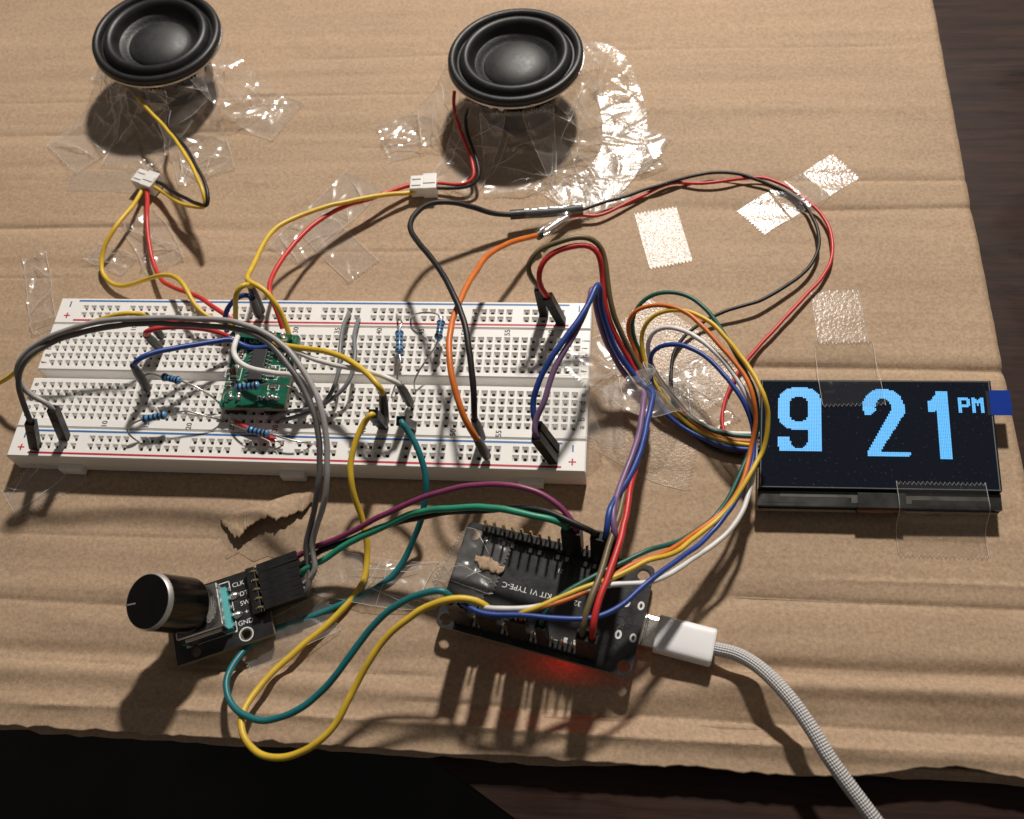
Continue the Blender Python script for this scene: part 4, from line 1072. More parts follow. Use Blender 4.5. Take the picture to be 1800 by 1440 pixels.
# printed outline
for (xa, ya, xb, yb) in ((12.5, 17.9, 16.4, 17.9), (16.4, 17.9, 16.4, 15.1), (16.4, 12.4, 16.4, 9.6), (16.4, 6.9, 16.4, 4.2), (3, 3.7, 16.4, 4.2)):
    q = MB(); q.box((nf(xa, ya, 4.51) + nf(xb, yb, 4.51)) / 2, (max(abs(xb - xa), 0.22) + 0.02, max(abs(yb - ya), 0.22) + 0.02, 0.03), (NU, NV, UZ)); q.build('printed_outline', M['silk'], kp)
q = MB(); q.box(nf(9.2, 10.1, 5.6), (13.4, 11.6, 2.2), (NU, NV, UZ), 0.2); q.build('encoder_base', M['teal_base'], kn)
q = MB(); q.box(nf(8.9, 10.1, 8.5), (12.2, 12.0, 4.4), (NU, NV, UZ), 0.3)
q.box(nf(8.9, 3.95, 6.6), (9.5, 0.5, 3.6), (NU, NV, UZ), 0.1)
eb = q.build('encoder_case', M['steel'], kn)
for y in (12.7, 7.9, 15.2, 10.1, 5.3):
    q = MB(); q.box(nf(16.0, y, 5.6), (1.2, 0.9, 1.0), (NU, NV, UZ), 0.1); q.build('encoder_terminal', M['steel'], kn)
for y in (13.4, 8.0):
    q = MB(); q.lathe([(1.0, -0.1), (0.95, 0.5), (0.6, 1.0), (0, 1.15)], nf(17.1, y, 4.5), (NU * 1.5, NV, UZ), 16); q.build('solder_joint', M['solder'], kn, sharp=80)
KB = at(332, 1065, 10.9); KT = at_len(258, 1057, KB, 14.6)
ax = frame_from(KB, KT, NU)
q = MB(); q.lathe([(3.4, -1.0), (3.4, 0.6), (3.0, 0.6), (3.0, 2)], KB, ax, 24); q.build('shaft_bushing', M['chrome'], kn)
prof = [(2.9, 0.5), (6.6, 0.3), (7.1, 0.6), (7.15, 13.0)]
b = MB(); NK = 120; vs = []
for (r, z) in [(2.9, 0.5), (6.9, 0.3), (7.15, 0.8), (7.05, 13.2)]:
    for k in range(NK):
        a = 2 * math.pi * k / NK
        rr = r - (0.02 if (k % 4) < 2 and r > 6 else 0)
        vs.append(KB + ax[0] * (rr * math.cos(a)) + ax[1] * (rr * math.sin(a)) + ax[2] * z)
b.add(vs, [(i * NK + k, i * NK + (k + 1) % NK, (i + 1) * NK + (k + 1) % NK, (i + 1) * NK + k) for i in range(3) for k in range(NK)])
knob = b.build('knob', M['knob'], kn, sharp=25)
q = MB(); q.lathe([(7.1, 13.2), (7.05, 13.6), (6.55, 14.45)], KB, ax, 72); q.build('bright_chamfer', M['chrome'], knob, sharp=60)
q = MB(); q.lathe([(6.55, 14.45), (6.2, 14.5), (0, 14.5)], KB, ax, 72); q.build('cap_face', M['knob'], knob, sharp=60)
fx = at_len(227, 1063, KB, 15.6); 
md = (fx - KT); md = (md - ax[2] * md.dot(ax[2])).normalized()
q = MB(); q.box(KT + md * 4.9 - ax[2] * 0.06, (2.6, 0.30, 0.06), (md, ax[2].cross(md), ax[2])); q.build('pointer_mark', M['pointer'], knob)
# header at the right end
q = MB(); q.box(nf(22.9, 12.3, 5.7), (2.4, 13.0, 2.2), (NU, NV, UZ), 0.15); hh = q.build('pin_header', M['housing'], kn)
for i in range(5):
    y = 17.4 - 2.56 * i
    q = MB(); q.tube([nf(22.9, y, 3.0), nf(22.9, y, 6.9), nf(23.3, y, 7.1), nf(24.6, y, 6.4), nf(28, y, 6.3)], 0.32, 6); q.build('header_pin', M['gold'], hh)
    q = MB(); q.lathe([(0.8, 0), (0.7, 0.3), (0.35, 0.7), (0, 0.75)], nf(23.6, y, 4.5), (NU, NV, UZ), 12); q.build('solder_joint', M['solder'], hh, sharp=80)
for i in range(3):
    y = 15.9 - 2.6 * i
    q = MB(); q.box(nf(24.3, y, 4.9), (1.0, 0.8, 0.5), (NU, NV, UZ), 0.05); q.build('chip_resistor', M['smd'], kp)

# ------------------------------------------------------------------ amplifier board
AZ = 13.2
AO = at(385, 716, AZ); AU = (at(499, 719, AZ) - AO); AW = AU.length; AU.normalize(); AV = V((-AU.y, AU.x, 0)); AL = (at(413, 598, AZ) - AO).dot(AV) + 2.0
def af(x, y, z=AZ): return V((AO.x, AO.y, 0)) + AU * x + AV * y + UZ * z
def aloc(px, py, z=AZ):
    p = at(px, py, z) - V((AO.x, AO.y, z)); return p.dot(AU), p.dot(AV)
amp = thing('amplifier_board', 'green audio amplifier circuit board standing on the breadboard', 'circuit board', af(9, 11, BZ))
q = MB(); q.plate(rrect(0, 0, AW, AL, 0.4, 2), [circ(2.0, 1.6, 0.45, 10), circ(4.6, 1.6, 0.45, 10)], AZ - 1.5, AZ, af, 0, 1)
ap = q.build('circuit_board', [M['pcb_green'], M['pcb_edge']], amp)
for (xa, xb) in ((0.6, 6.0), (12.0, 17.6)):
    q = MB(); q.box(af((xa + xb) / 2, 1.7, BZ + 1.5), (xb - xa, 2.4, 2.5), (AU, AV, UZ), 0.15); q.build('pin_strip', M['housing'], amp)
c0 = aloc(455, 645)
q = MB(); q.box(af(c0[0], c0[1], AZ + 0.85), (4.2, 10.2, 1.5), (AU, AV, UZ), 0.2); chip = q.build('amplifier_chip', M['chip'], amp)
for k in range(8):
    for s_ in (-1, 1):
        y = c0[1] - 4.45 + 1.27 * k
        q = MB()
        q.tube([af(c0[0] + s_ * 2.0, y, AZ + 0.9), af(c0[0] + s_ * 2.6, y, AZ + 0.85), af(c0[0] + s_ * 2.9, y, AZ + 0.2), af(c0[0] + s_ * 3.6, y, AZ + 0.12)], 0.24, 6)
        q.build('chip_leg', M['solder'], chip)
for (px, py, w_, h_, box_) in ((424, 625, 1.3, 2.0, 0), (495, 628, 1.2, 2.0, 0), (505, 628, 1.2, 2.0, 0), (415, 655, 2.2, 3.6, 1), (480, 655, 2.2, 3.4, 1), (403, 655, 1.3, 2.0, 0), (497, 655, 1.3, 2.0, 0), (403, 677, 2.2, 1.3, 0), (481, 680, 2.2, 1.3, 0), (427, 621, 1.2, 1.8, 0)):
    x, y = aloc(px, py)
    q = MB(); q.box(af(x, y, AZ + 0.4), (w_ * .62, h_ * .7, 0.8), (AU, AV, UZ), 0.08); o_ = q.build('chip_capacitor', M['smd'], ap)
    for s_ in (-1, 1):
        q = MB(); q.box(af(x, y + s_ * h_ * .42, AZ + 0.35), (w_ * .66, h_ * .2, 0.75), (AU, AV, UZ), 0.05); q.build('solder_end', M['solder'], o_)
    a_, b_ = w_ * .62 + .3, h_ * .62 + .3
    q = MB(); q.plate([(x - a_, y - b_), (x + a_, y - b_), (x + a_, y + b_), (x - a_, y + b_)], [[(x - a_ + .2, y - b_ + .2), (x + a_ - .2, y - b_ + .2), (x + a_ - .2, y + b_ - .2), (x - a_ + .2, y + b_ - .2)]], AZ - .01, AZ + .03, af); q.build('printed_frame', M['silk'], ap)
for (s_, px, py, z) in (('5V', 457, 701, 2.2), ('+', 471, 692, 2.0), ('-', 487, 692, 2.0), ('G', 405, 691, 1.5), ('R', 421, 691, 1.5), ('H', 429, 674, 1.5)):
    x, y = aloc(px, py); text('printed_text', s_, z, af(x, y, AZ + 0.03), AU, AV, ap, M['silk'])
for (px, py) in ((406, 699), (420, 700), (471, 700), (486, 701), (421, 695), (479, 699)):
    x, y = aloc(px, py)
    q = MB(); q.lathe([(0.85, 0), (0.75, 0.45), (0.4, 0.95), (0, 1.0)], af(x, y, AZ), (AU, AV, UZ), 12); q.build('solder_joint', M['solder'], ap, sharp=80)
# small raised strip board at the back with the output print
zt = AZ + 2.4
pts = [(403, 589), (503, 603), (513, 588), (415, 574)]
P4 = [at(x, y, zt) for x, y in pts]
bx = (P4[1] - P4[0]); by = (P4[3] - P4[0])
strip = thing('strip_board', 'narrow green strip board on top of the back edge of the green amplifier board', 'circuit board', P4[0])
b = MB(); b.add([p - UZ * 0.8 for p in P4] + P4, [(0, 1, 2, 3), (4, 5, 6, 7), (0, 1, 5, 4), (1, 2, 6, 5), (2, 3, 7, 6), (3, 0, 4, 7)]); stp = b.build('circuit_board', M['pcb_green'], strip)
bxn, byn = bx.normalized(), UZ.cross(bx.normalized())
x, y = aloc(447, 600, AZ); text('printed_text', 'L OUT', 2.2, af(x, y, AZ + 0.03), AU, AV, ap, M['silk'])
for k in range(6):
    p = P4[0] + bx * (0.40 + 0.035 * k) + by * 0.5
    q = MB(); q.box(p + UZ * 0.03, (0.3, 2.0, 0.05), (bxn, byn, UZ)); q.build('printed_bar', M['silk'], stp)
for (u_, v_) in ((0.06, 0.75), (0.12, 0.3), (0.86, 0.75), (0.93, 0.35), (0.26, 0.65), (0.70, 0.75)):
    p = P4[0] + bx * u_ + by * v_
    q = MB(); q.lathe([(0.9, 0), (0.75, 0.5), (0.4, 1.0), (0, 1.1)], p, (bxn, byn, UZ), 12); q.build('solder_joint', M['solder'], stp, sharp=80)
for (u_) in (0.06, 0.93):
    q = MB(); p = P4[0] + bx * u_ + by * 0.5; q.tube([p - UZ * 0.4, V((p.x, p.y, AZ - 0.2))], 0.32, 6); q.build('support_pin', M['gold'], strip)

# ------------------------------------------------------------------ display
OZ = 7.0
O0 = at(1331, 889, OZ); OUv = (at(1768, 897, OZ) - O0); OVv = ((at(1339, 663, OZ) - O0) + (at(1740, 673, OZ) - at(1768, 897, OZ))) / 2
OW, OH = OUv.length, OVv.length
OU, OV = OUv.normalized(), OVv.normalized()
def of(x, y, z=OZ): return V((O0.x, O0.y, 0)) + OU * x + OV * y + UZ * z
disp = thing('display_module', 'blue digit display showing 9 21 PM at the right edge of the cardboard', 'display', of(OW / 2, OH / 2, 0))
q = MB(); q.plate(rrect(0.3, 0.4, OW - 0.3, OH - 0.6, 0.6, 3), [circ(2.6, 2.6, 1.2, 16), circ(OW - 2.6, 2.6, 1.2, 16)], 2.6, 4.2, of, 0, 1)
dp = q.build('circuit_board', [M['pcb_blue'], M['pcb_edge']], disp)
for (x, y) in ((2.6, 2.6), (OW - 2.6, 2.6)):
    q = MB(); q.plate(circ(x, y, 1.9, 20), [circ(x, y, 1.25, 20)], 4.2, 4.26, of); q.build('hole_ring', M['steel'], dp)
q = MB(); q.box(of(OW / 2, OH - 4, 1.4), (20, 2.5, 2.4), (OU, OV, UZ)); q.build('pin_header', M['housing'], disp)
for x in (3, OW - 3):
    q = MB(); q.box(of(x, 8, 1.3), (4, 12, 2.5), (OU, OV, UZ)); q.build('foam_foot', M['housing'], disp)
YB = 5.2   # panel bottom edge above the lower bare strip
q = MB(); q.box(of(OW / 2, (YB + OH) / 2, 5.6), (OW - 0.5, OH - YB - 0.1, 2.6), (OU, OV, UZ), 0.12); gp = q.build('glass_panel', M['glass'], disp)
q = MB(); q.box(of(OW / 2, (0.5 + YB) / 2, 5.05), (OW - 0.4, YB - 0.7, 1.1), (OU, OV, UZ), 0.15); q.build('glass_ledge', M['flex'], disp)
for (xa, xb, ya, yb, k) in ((6, 24, 3.3, 4.9, 'flex_tan'), (39, 58, 2.9, 4.6, 'flex_tan'), (24, 27, 1.8, 4.9, 'flex_tan'), (36, 39, 1.8, 4.9, 'flex_tan'), (1.5, 12, 1.6, 2.8, 'flex'), (44, 60, 1.2, 2.4, 'flex')):
    q = MB(); q.box(of((xa + xb) / 2, (ya + yb) / 2, 5.62), (xb - xa, yb - ya, 0.06), (OU, OV, UZ)); q.build('ribbon_print', M[k], disp)
q = MB(); q.box(of(31.5, 2.4, 5.95), (12.0, 4.2, 0.7), (OU, OV, UZ), 0.1); q.build('driver_chip', M['flex'], disp)
for x in (26.8, 36.4):
    q = MB(); q.box(of(x, 0.9, 6.0), (1.5, 0.7, 0.4), (OU, OV, UZ), 0.05); q.build('chip_pad', M['solder'], disp)
b = MB(); vs = []
for j in range(9):
    a = math.pi * j / 8
    for x in (25.5, 37.5):
        vs.append(of(x, 0.6 - 0.9 * math.sin(a), 4.1 + 1.2 * math.cos(a)))
b.add(vs, [(2 * j, 2 * j + 1, 2 * j + 3, 2 * j + 2) for j in range(8)]); q_ = b.build('ribbon_cable', M['amber'], disp)
sm_ = q_.modifiers.new('thickness', 'SOLIDIFY'); sm_.thickness = 0.00015
# protective film frame lines
for (xa, ya, xb, yb) in ((0.7, YB + 0.4, 0.7, OH - 0.3), (OW - 0.8, YB + 0.4, OW - 0.8, OH - 0.3), (0.5, OH - 0.45, OW - 0.5, OH - 0.45), (0.5, YB + 0.25, OW - 0.5, YB + 0.25)):
    q = MB(); q.tube([of(xa, ya, 6.9), of(xb, yb, 6.9)], 0.14, 6); q.build('glass_rim', M['glass_edge'], disp)
q = MB(); q.box(of(OW + 1.6, OH - 6.9, 7.05), (5.4, 7.6, 0.14), (OU, OV, UZ)); q.build('pull_tab', M['tab'], disp)
q = MB(); q.box(of(OW - 1.4, OH - 6.9, 6.96), (0.9, 7.4, 0.06), (OU, OV, UZ)); q.build('pull_tab_film', M['film_clear'], disp)
# lit characters, one mesh each, made of display pixels
def sup(x, y, cx, cy, a, b_, n): return abs((x - cx) / a) ** n + abs((y - cy) / b_) ** n <= 1
def g9(x, y):
    if y < 31 and sup(x, y, 12, 15.5, 12.3, 15.6, 2.6) and not sup(x, y, 11.6, 16, 5.6, 9.2, 2.4): return True
    if x >= 17 and 12 <= y < 46.5 and not (y > 45.6 and x > 23): return True
    if 36.4 <= y < 46.5 and x < 17.2 and not sup(x, y, 11.7, 31, 5.9, 13.2, 2.2) and not (y > 41.5 and x < (y - 41.5) * 0.32): return x >= 0
    return False
def g2(x, y):
    if y < 15 and sup(x, y, 12.3, 14.6, 12.4, 14.7, 2.2) and not (sup(x, y, 12.3, 15.2, 4.9, 8.4, 2.1)): return True
    if 14 <= y < 19.3 and x < 8.2 - max(0, y - 15.5) * 1.0 and x >= (y - 14) * 0.25: return True
    if 14 <= y < 45.5:
        xl = 17.3 - (y - 14) * 0.50
        xr = 24.7 if y < 17.5 else 24.7 - (y - 17.5) * 0.56
        if xl <= x < xr: return True
    if 45 <= y < 48 and 1.8 <= x < 26.6 - (0.6 if y > 47 else 0): return True
    return False
def g1(x, y):
    if 0 <= y < 48 and 5 <= x < 12: return True
    if 7.5 <= y < 15.5 and 0 <= x < 5.2 and y < 15.5 - max(0, x - 1.5) * 0.4: return True
    if 2.5 <= y < 7.6 and x >= 5 - (y - 2.5) * 0.8 and x < 5.2: return True
    return False
PM = ["1111110.11...11", "1111111.111.111", "11...11.1111111", "11...11.1111111", "11...11.11.1.11", "1111111.11.1.11", "1111110.11...11", "11......11...11", "11......11...11", "11......11...11", "11......11...11"]
PXW, PXH = 0.44, 0.424
def glyph(name, fn, w_, h_, x0, ytop):
    b = MB()
    for j in range(h_):
        for i in range(w_):
            if fn(i + 0.5, j + 0.5):
                xa = x0 + i * PXW; yb = ytop - j * PXH
                z = OZ - 0.08
                g = 0.024
                b.add([of(xa + g, yb - PXH + g, z), of(xa + PXW - g, yb - PXH + g, z), of(xa + PXW - g, yb - g, z), of(xa + g, yb - g, z)], [(0, 1, 2, 3)])
    return b.build(name, M['pixel'], gp)
def ofl(px, py):
    p = at(px, py, OZ) - V((O0.x, O0.y, OZ))
    det = OU.x * OV.y - OU.y * OV.x
    return ((p.x * OV.y - p.y * OV.x) / det, (OU.x * p.y - OU.y * p.x) / det)
for nm, fn, w_, h_, px in (('lit_digit', lambda x, y: g9(x * 24 / 26, y), 26, 47, (1368, 681)), ('lit_digit', g2, 27, 48, (1515, 684)), ('lit_digit', g1, 12, 48, (1629, 688)), ('lit_letters', lambda x, y: PM[int(y)][int(x)] == '1', 15, 11, (1683, 699))):
    l_ = ofl(*px)
    glyph(nm, fn, w_, h_, l_[0], l_[1])
# pixels sit just on the glass
for o_ in [o for o in bpy.data.objects if o.name.startswith('lit_')]:
    o_.location.z += 0.00003 + 0.0001
# ------------------------------------------------------------------ clear tape
def tape(label, path, width, crumple=0.0, seed=0, matn='film_flat', ground=True, lift=0.18, teeth=(True, True), side=None, group='pieces of clear tape', freq=0.35, curl=0.0, step=0.55, ridge=True):
    """a strip along a 3-D path; ground=True hugs the cardboard relief"""
    P = smooth([V(p) for p in path], step)
    n = max(3, int(width / step))
    b = MB(); vs = []
    Lp = len(P)
    rf = random.Random(seed * 13 + 5)
    folds = []
    if crumple:
        for _ in range(int(Lp * step * width / 34) + 4):
            an = rf.uniform(0, math.pi)
            folds.append((rf.uniform(0, Lp * step), rf.uniform(-.5, .5) * width, math.cos(an), math.sin(an), rf.uniform(4, 16), rf.uniform(0.5, 1.0), rf.uniform(0.5, 1.25) * rf.choice((1, 1, -0.7))))
    for i, p in enumerate(P):
        t = (P[min(i + 1, Lp - 1)] - P[max(i - 1, 0)]).normalized()
        sd = (V(side) - t * V(side).dot(t)).normalized() if side else UZ.cross(t).normalized()
        nm = t.cross(sd).normalized()
        for j in range(n + 1):
            u = (j / n - 0.5)
            q = p + sd * (u * width)
            if i in (0, Lp - 1) and teeth[0 if i == 0 else 1]:
                q = q + t * (0.45 if j % 2 else -0.45)
            c = crumple
            if c:
                f = freq
                d = noise.noise(V((q.x * f, q.y * f, q.z * f + seed * 7.3)))
                q = q + nm * (c * d * 0.9)
                for (cx_, cy_, ca_, sa_, hl, w_, h_) in folds:
                    ds, du = i * step - cx_, u * width - cy_
                    lo_ = ds * ca_ + du * sa_
                    la_ = -ds * sa_ + du * ca_ + 0.4 * math.sin(lo_ * 0.35 + cx_)
                    if abs(lo_) < hl and abs(la_) < 3 * w_:
                        q = q + nm * (c * h_ * math.exp(-(la_ / w_) ** 2) * (1 - (lo_ / hl) ** 4))
            if crumple:
                e_ = (abs(u) * 2) ** 10 + (max(0.0, 1 - min(i, Lp - 1 - i) * step / 1.2) ** 2)
                q = q + nm * (0.5 * min(1.0, crumple) * e_ * (0.6 + noise.noise(V((q.x * 0.12, q.y * 0.12, seed)))))
            if curl:
                q = q + nm * (curl * (abs(u) * 2) ** 3)
            if ground:
                g = (H(q.x, q.y - 2.6) + H(q.x, q.y - 1.3) + H(q.x, q.y) + H(q.x, q.y + 1.3) + H(q.x, q.y + 2.6)) / 5 + lift + 0.05
                q.z = max(g + (q.z if crumple or curl or p.z > 0.5 else 0.0), g)
            elif q.z < H(q.x, q.y) + 0.1:
                q.z = H(q.x, q.y) + 0.1
            vs.append(q)
    b.add(vs, [(i * (n + 1) + j, i * (n + 1) + j + 1, (i + 1) * (n + 1) + j + 1, (i + 1) * (n + 1) + j) for i in range(Lp - 1) for j in range(n)])
    base = P[Lp // 2]
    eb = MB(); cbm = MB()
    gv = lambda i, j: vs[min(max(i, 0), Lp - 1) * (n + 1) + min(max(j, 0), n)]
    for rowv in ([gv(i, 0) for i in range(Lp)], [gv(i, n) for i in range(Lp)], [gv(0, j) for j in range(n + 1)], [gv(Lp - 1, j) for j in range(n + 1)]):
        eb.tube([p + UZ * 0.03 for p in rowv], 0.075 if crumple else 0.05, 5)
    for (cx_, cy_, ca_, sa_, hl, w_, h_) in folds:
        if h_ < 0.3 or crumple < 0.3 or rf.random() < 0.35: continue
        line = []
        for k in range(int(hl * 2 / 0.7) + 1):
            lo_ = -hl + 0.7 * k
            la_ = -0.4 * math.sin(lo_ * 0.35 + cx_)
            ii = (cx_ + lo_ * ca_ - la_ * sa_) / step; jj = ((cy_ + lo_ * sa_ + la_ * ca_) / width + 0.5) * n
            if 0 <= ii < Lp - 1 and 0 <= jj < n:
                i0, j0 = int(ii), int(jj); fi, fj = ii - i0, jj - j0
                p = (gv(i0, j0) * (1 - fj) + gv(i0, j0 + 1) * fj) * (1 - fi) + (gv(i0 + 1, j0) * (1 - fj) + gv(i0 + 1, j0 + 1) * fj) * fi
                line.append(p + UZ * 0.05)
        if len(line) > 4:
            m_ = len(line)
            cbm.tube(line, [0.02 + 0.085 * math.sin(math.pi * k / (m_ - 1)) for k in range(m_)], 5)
    o = b.build('clear_tape', M[matn], None, (base.x, base.y, max(0.0, min(v.z for v in vs))), sharp=30)
    tag(o, label, 'tape', group)
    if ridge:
        eb.build('tape_edge_glint', M['film_edge_glint'], o, sharp=80)
        if cbm.v: cbm.build('crease_glint', M['film_crease_glint'], o, sharp=80)
    return o
G = lambda x, y, z=0.0: V((at(x, y, z).x, at(x, y, z).y, z))
# flat shiny pieces on the right
tape('shiny square of clear tape left of the twisted lead loop', [G(1152, 371), G(1166, 420), G(1180, 466)], 13.5, side=(1, 0.1, 0), teeth=(True, True))
tape('clear tape strip stuck diagonally across the twisted lead loop', [G(1320, 392), G(1350, 372), G(1388, 350, 1.2), G(1402, 340, 2.3), G(1418, 332, 1.2), G(1450, 315), G(1486, 292)], 12.5, teeth=(True, True))
tape('shiny clear tape patch on the cardboard above the display', [G(1466, 512), G(1470, 535), G(1477, 575), G(1482, 604)], 14, 0.0, 2, side=(1, 0, 0))
tape('clear tape strip holding the top of the display to the cardboard', [G(1482, 598, 0.5), G(1486, 630, 0.5), G(1489, 648, 1.0), G(1492, 662, 3.8), V(of(24, OH + 0.3, 7.05)), V(of(24.5, OH - 4, 7.28)), V(of(25, OH - 8, 7.28))], 16.5, 0.08, 6, side=(1, 0, 0), ground=False, matn='film_clear')
tape('clear tape holding the lower right corner of the display', [V(of(46, 7, 7.25)), V(of(46.5, 1.0, 7.1)), V(of(46.8, -0.6, 5.5)), V(of(47, -2.2, 2.0)), V(of(47.2, -5, 0.3)), V(of(47.6, -10, 0.25))], 22, side=(1, 0, 0), ground=False, crumple=0.15, seed=4, matn='film_clear')
tape('wide clear tape over the wire bundle right of the breadboard', [G(1050, 640, 1.0), G(1078, 655, 6), G(1105, 668, 12), G(1135, 690, 12.5), G(1165, 690, 6), G(1195, 690, 0.6), G(1215, 690, 0.3)], 15, 0.6, 11, 'film', ground=False, freq=0.22)
tape('flat clear tape under the display wire coil', [G(1100, 560), G(1160, 600), G(1230, 650), G(1275, 700)], 20, 0.0, 3, 'film_dull', lift=0.14)
tape('creased clear tape inside the display wire coil', [G(1195, 640), G(1225, 690), G(1268, 752)], 12, 0.8, 17, 'film', freq=0.3)
tape('clear tape flat on the cardboard just right of the breadboard front', [G(1040, 720), G(1085, 740), G(1130, 765), G(1180, 790), G(1222, 800)], 22, 0.0, 5, 'film_dull', lift=0.16)
tape('clear tape film wrapped over the right end of the breadboard', [V((70, -8, 8.75)), V((79, -7, 8.8)), V((82.4, -6.8, 8.7)), V((83.6, -6.6, 7.0)), V((84.3, -6.4, 3.0)), V((86.5, -6, 0.5)), V((92, -5.5, 0.3))], 20, 0.0, 8, 'film', ground=False)
tape('clear tape film on the top right end of the breadboard', [V((77.5, 3, 8.8)), V((80.5, 6, 8.9)), V((82.4, 9, 8.8)), V((83.5, 11, 6.0)), V((85.5, 13, 1.0)), V((91, 16, 0.3))], 15, 0.25, 9, 'film', ground=False)
# left side
tape('narrow crumpled tape lying left of the breadboard', [G(62, 452), G(70, 500), G(74, 545), G(82, 582)], 8, 0.9, 21, 'film', freq=0.3)
tape('flat clear tape under the left white plug', [G(125, 318), G(180, 318), G(250, 322)], 9, 0.0, 22, 'film')
tape('crumpled clear tape over the yellow lead left of the breadboard top', [G(165, 445), G(195, 455), G(228, 470)], 8, 0.9, 23, 'film', freq=0.4)
tape('creased clear tape over the red lead above the breadboard', [G(240, 385), G(268, 420), G(292, 470)], 13, 1.0, 24, 'film', freq=0.25)
tape('clear tape strip across the yellow and red leads in the upper middle', [G(640, 318), G(590, 370), G(545, 410), G(505, 452)], 16, 0.35, 25, 'film', freq=0.15)
tape('small clear tape scrap near the upper middle leads', [G(568, 382), G(586, 380), G(606, 388)], 3.2, 0.5, 26, 'film', freq=0.4)
tape('clear tape crossing the right of the yellow and red leads', [G(560, 400), G(600, 440), G(640, 478)], 12, 0.25, 27, 'film', freq=0.2)
tape('clear tape bulging in front of the left end of the breadboard', [V((-78, -28.2, 3)), V((-75, -31, 1.4)), V((-72, -34, 0.5)), V((-70, -37, 0.3))], 22, 0.4, 28, 'film', ground=False, side=(1, 0.1, 0))
# front
tape('clear tape over the corner of the microcontroller board with torn brown paper', [ef(-9.5, -7.5, 0.6), ef(-7.0, -8, 3.0), ef(-5.6, -8, 5.9), ef(-2, -8.3, 6.0), ef(2, -8.6, 5.95), ef(6.5, -9, 5.9)], 15, 0.35, 31, 'film', ground=False, freq=0.4)
tape('clear tape on the lower left of the microcontroller board', [ef(-10, -14.5, 0.5), ef(-7.5, -14.6, 2.6), ef(-5.5, -15, 5.8), ef(-1, -16, 5.85), ef(4, -17, 5.8)], 9, 0.25, 32, 'film', ground=False, freq=0.4)
tape('clear tape over the teal and yellow wires between knob and microcontroller board', [G(560, 1004), G(610, 1014, 0.7), G(665, 1024, 1.2), G(715, 1030, 0.6), G(768, 1030)], 13, 0.3, 33, 'film', freq=0.25)
tape('clear tape pinning the wires in front of the knob module', [G(430, 1150, 0.8), G(480, 1125, 1.6), G(540, 1095, 1.8), G(585, 1076, 0.5)], 11, 0.25, 34, 'film', freq=0.25)
# brown paper left on the tape at the microcontroller corner
b = MB(); vs = []
for k in range(31):
    t_ = k / 30
    lo = -10.2 - 1.0 * t_ + 1.2 * noise.noise(V((k * 0.16, 1, 0))) + 0.35 * noise.noise(V((k * 0.9, 4, 0)))
    hi = -6.6 - 1.2 * t_ + 1.2 * noise.noise(V((k * 0.18, 9, 0))) + 0.35 * noise.noise(V((k * 1.0, 6, 0)))
    sq_ = math.sin(math.pi * min(1, max(0, t_ * 0.96 + 0.02))) ** 0.5
    md_ = (lo + hi) / 2; lo = md_ + (lo - md_) * sq_; hi = md_ + (hi - md_) * sq_
    for j in range(4):
        vs.append(ef(-1.0 + 8.2 * t_, lo + (max(hi, lo + 1.6) - lo) * j / 3, 6.35 + 0.3 * noise.noise(V((k * 0.5, j, 3)))))
b.add(vs, [(k * 4 + j, k * 4 + j + 1, k * 4 + j + 5, k * 4 + j + 4) for k in range(30) for j in range(3)])
o_ = b.build('paper_scrap', M['card'], None, ef(3, -6.5, 6.4)); sm_ = o_.modifiers.new('thickness', 'SOLIDIFY'); sm_.thickness = 0.0002
tag(o_, 'torn brown paper scrap stuck to the tape on the microcontroller board', 'paper scrap')
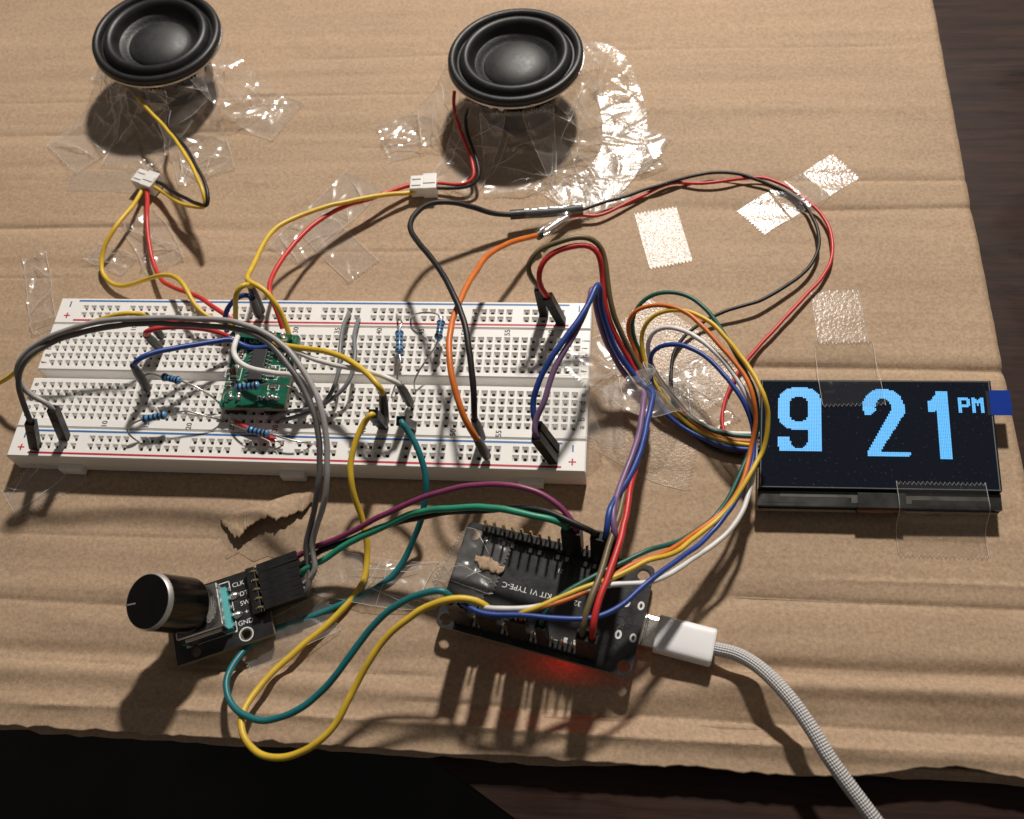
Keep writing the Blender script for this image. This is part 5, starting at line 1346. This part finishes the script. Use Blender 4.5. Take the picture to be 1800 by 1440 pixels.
# tape wrapped round the speakers
def wrap(label, c, a, r0, z0, r1, width, crumple, seed, side_turn=0.0, z1=0.3):
    d_ = V((math.cos(a), math.sin(a), 0)); s_ = V((-math.sin(a), math.cos(a), 0))
    rm = r0 + (r1 - r0) * 0.25
    o_ = V((c[0], c[1], 0))
    rf = r0 + (r1 - r0) * 0.55
    P = [o_ + d_ * r0 + UZ * z0, o_ + d_ * (r0 * .72 + rf * .28) + UZ * (z0 * 0.66), o_ + d_ * (r0 * .4 + rf * .6) + UZ * (z0 * 0.33), o_ + d_ * rf + s_ * side_turn * 0.5 + UZ * 1.2, o_ + d_ * r1 + s_ * side_turn + UZ * z1]
    return tape(label, P, width, crumple, seed, 'film', ground=False, side=s_, freq=0.13, step=0.7)
c1 = (-72.5, 131.0); c2 = (54.6, 117.5)
for k, (a, r1, wd, cr, lb) in enumerate(((-1.15, 52, 20, 1.0, 'front right of'), (-1.75, 44, 22, 0.9, 'in front of'), (-2.3, 52, 20, 0.9, 'front left of'), (-0.45, 50, 20, 1.1, 'right of'), (2.9, 34, 16, 0.8, 'left of'))):
    wrap('wrinkled clear tape fanning out %s the left speaker' % lb, c1, a, 21.2, 16.0, r1, wd, cr, 40 + k)
for k, (a, r1, wd, cr, lb) in enumerate(((-1.5, 42, 24, 0.9, 'straight in front of'), (-2.05, 46, 18, 0.9, 'front left of'), (-2.75, 50, 18, 1.0, 'left of'), (-1.0, 58, 20, 1.1, 'front right of'), (-0.5, 54, 18, 1.0, 'low right of'))):
    wrap('wrinkled clear tape fanning out %s the right speaker' % lb, c2, a, 21.2, 16.0, r1, wd, cr, 60 + k)
# broad ribbon of tape sweeping round the right speaker
tape('broad glossy tape ribbon curving round the right side of the right speaker', [V((74, 128, 13)), G(1062, 108, 6), G(1086, 160, 1.2), G(1098, 220, 0.6), G(1092, 275, 0.5), G(1060, 318, 0.4), G(1010, 345, 0.3)], 15, 0.45, 71, 'film_flat', freq=0.18, ground=False)
tape('clear tape strip end by the start of the twisted lead', [G(1060, 300, 0.8), G(1110, 285, 0.9), G(1160, 270, 0.5)], 12, 0.7, 72, 'film', freq=0.25)
tape('serrated clear tape end above the black splice', [G(975, 330), G(1000, 345), G(1050, 345), G(1090, 335, 0.5)], 9, 0.3, 73, 'film_flat', freq=0.25)
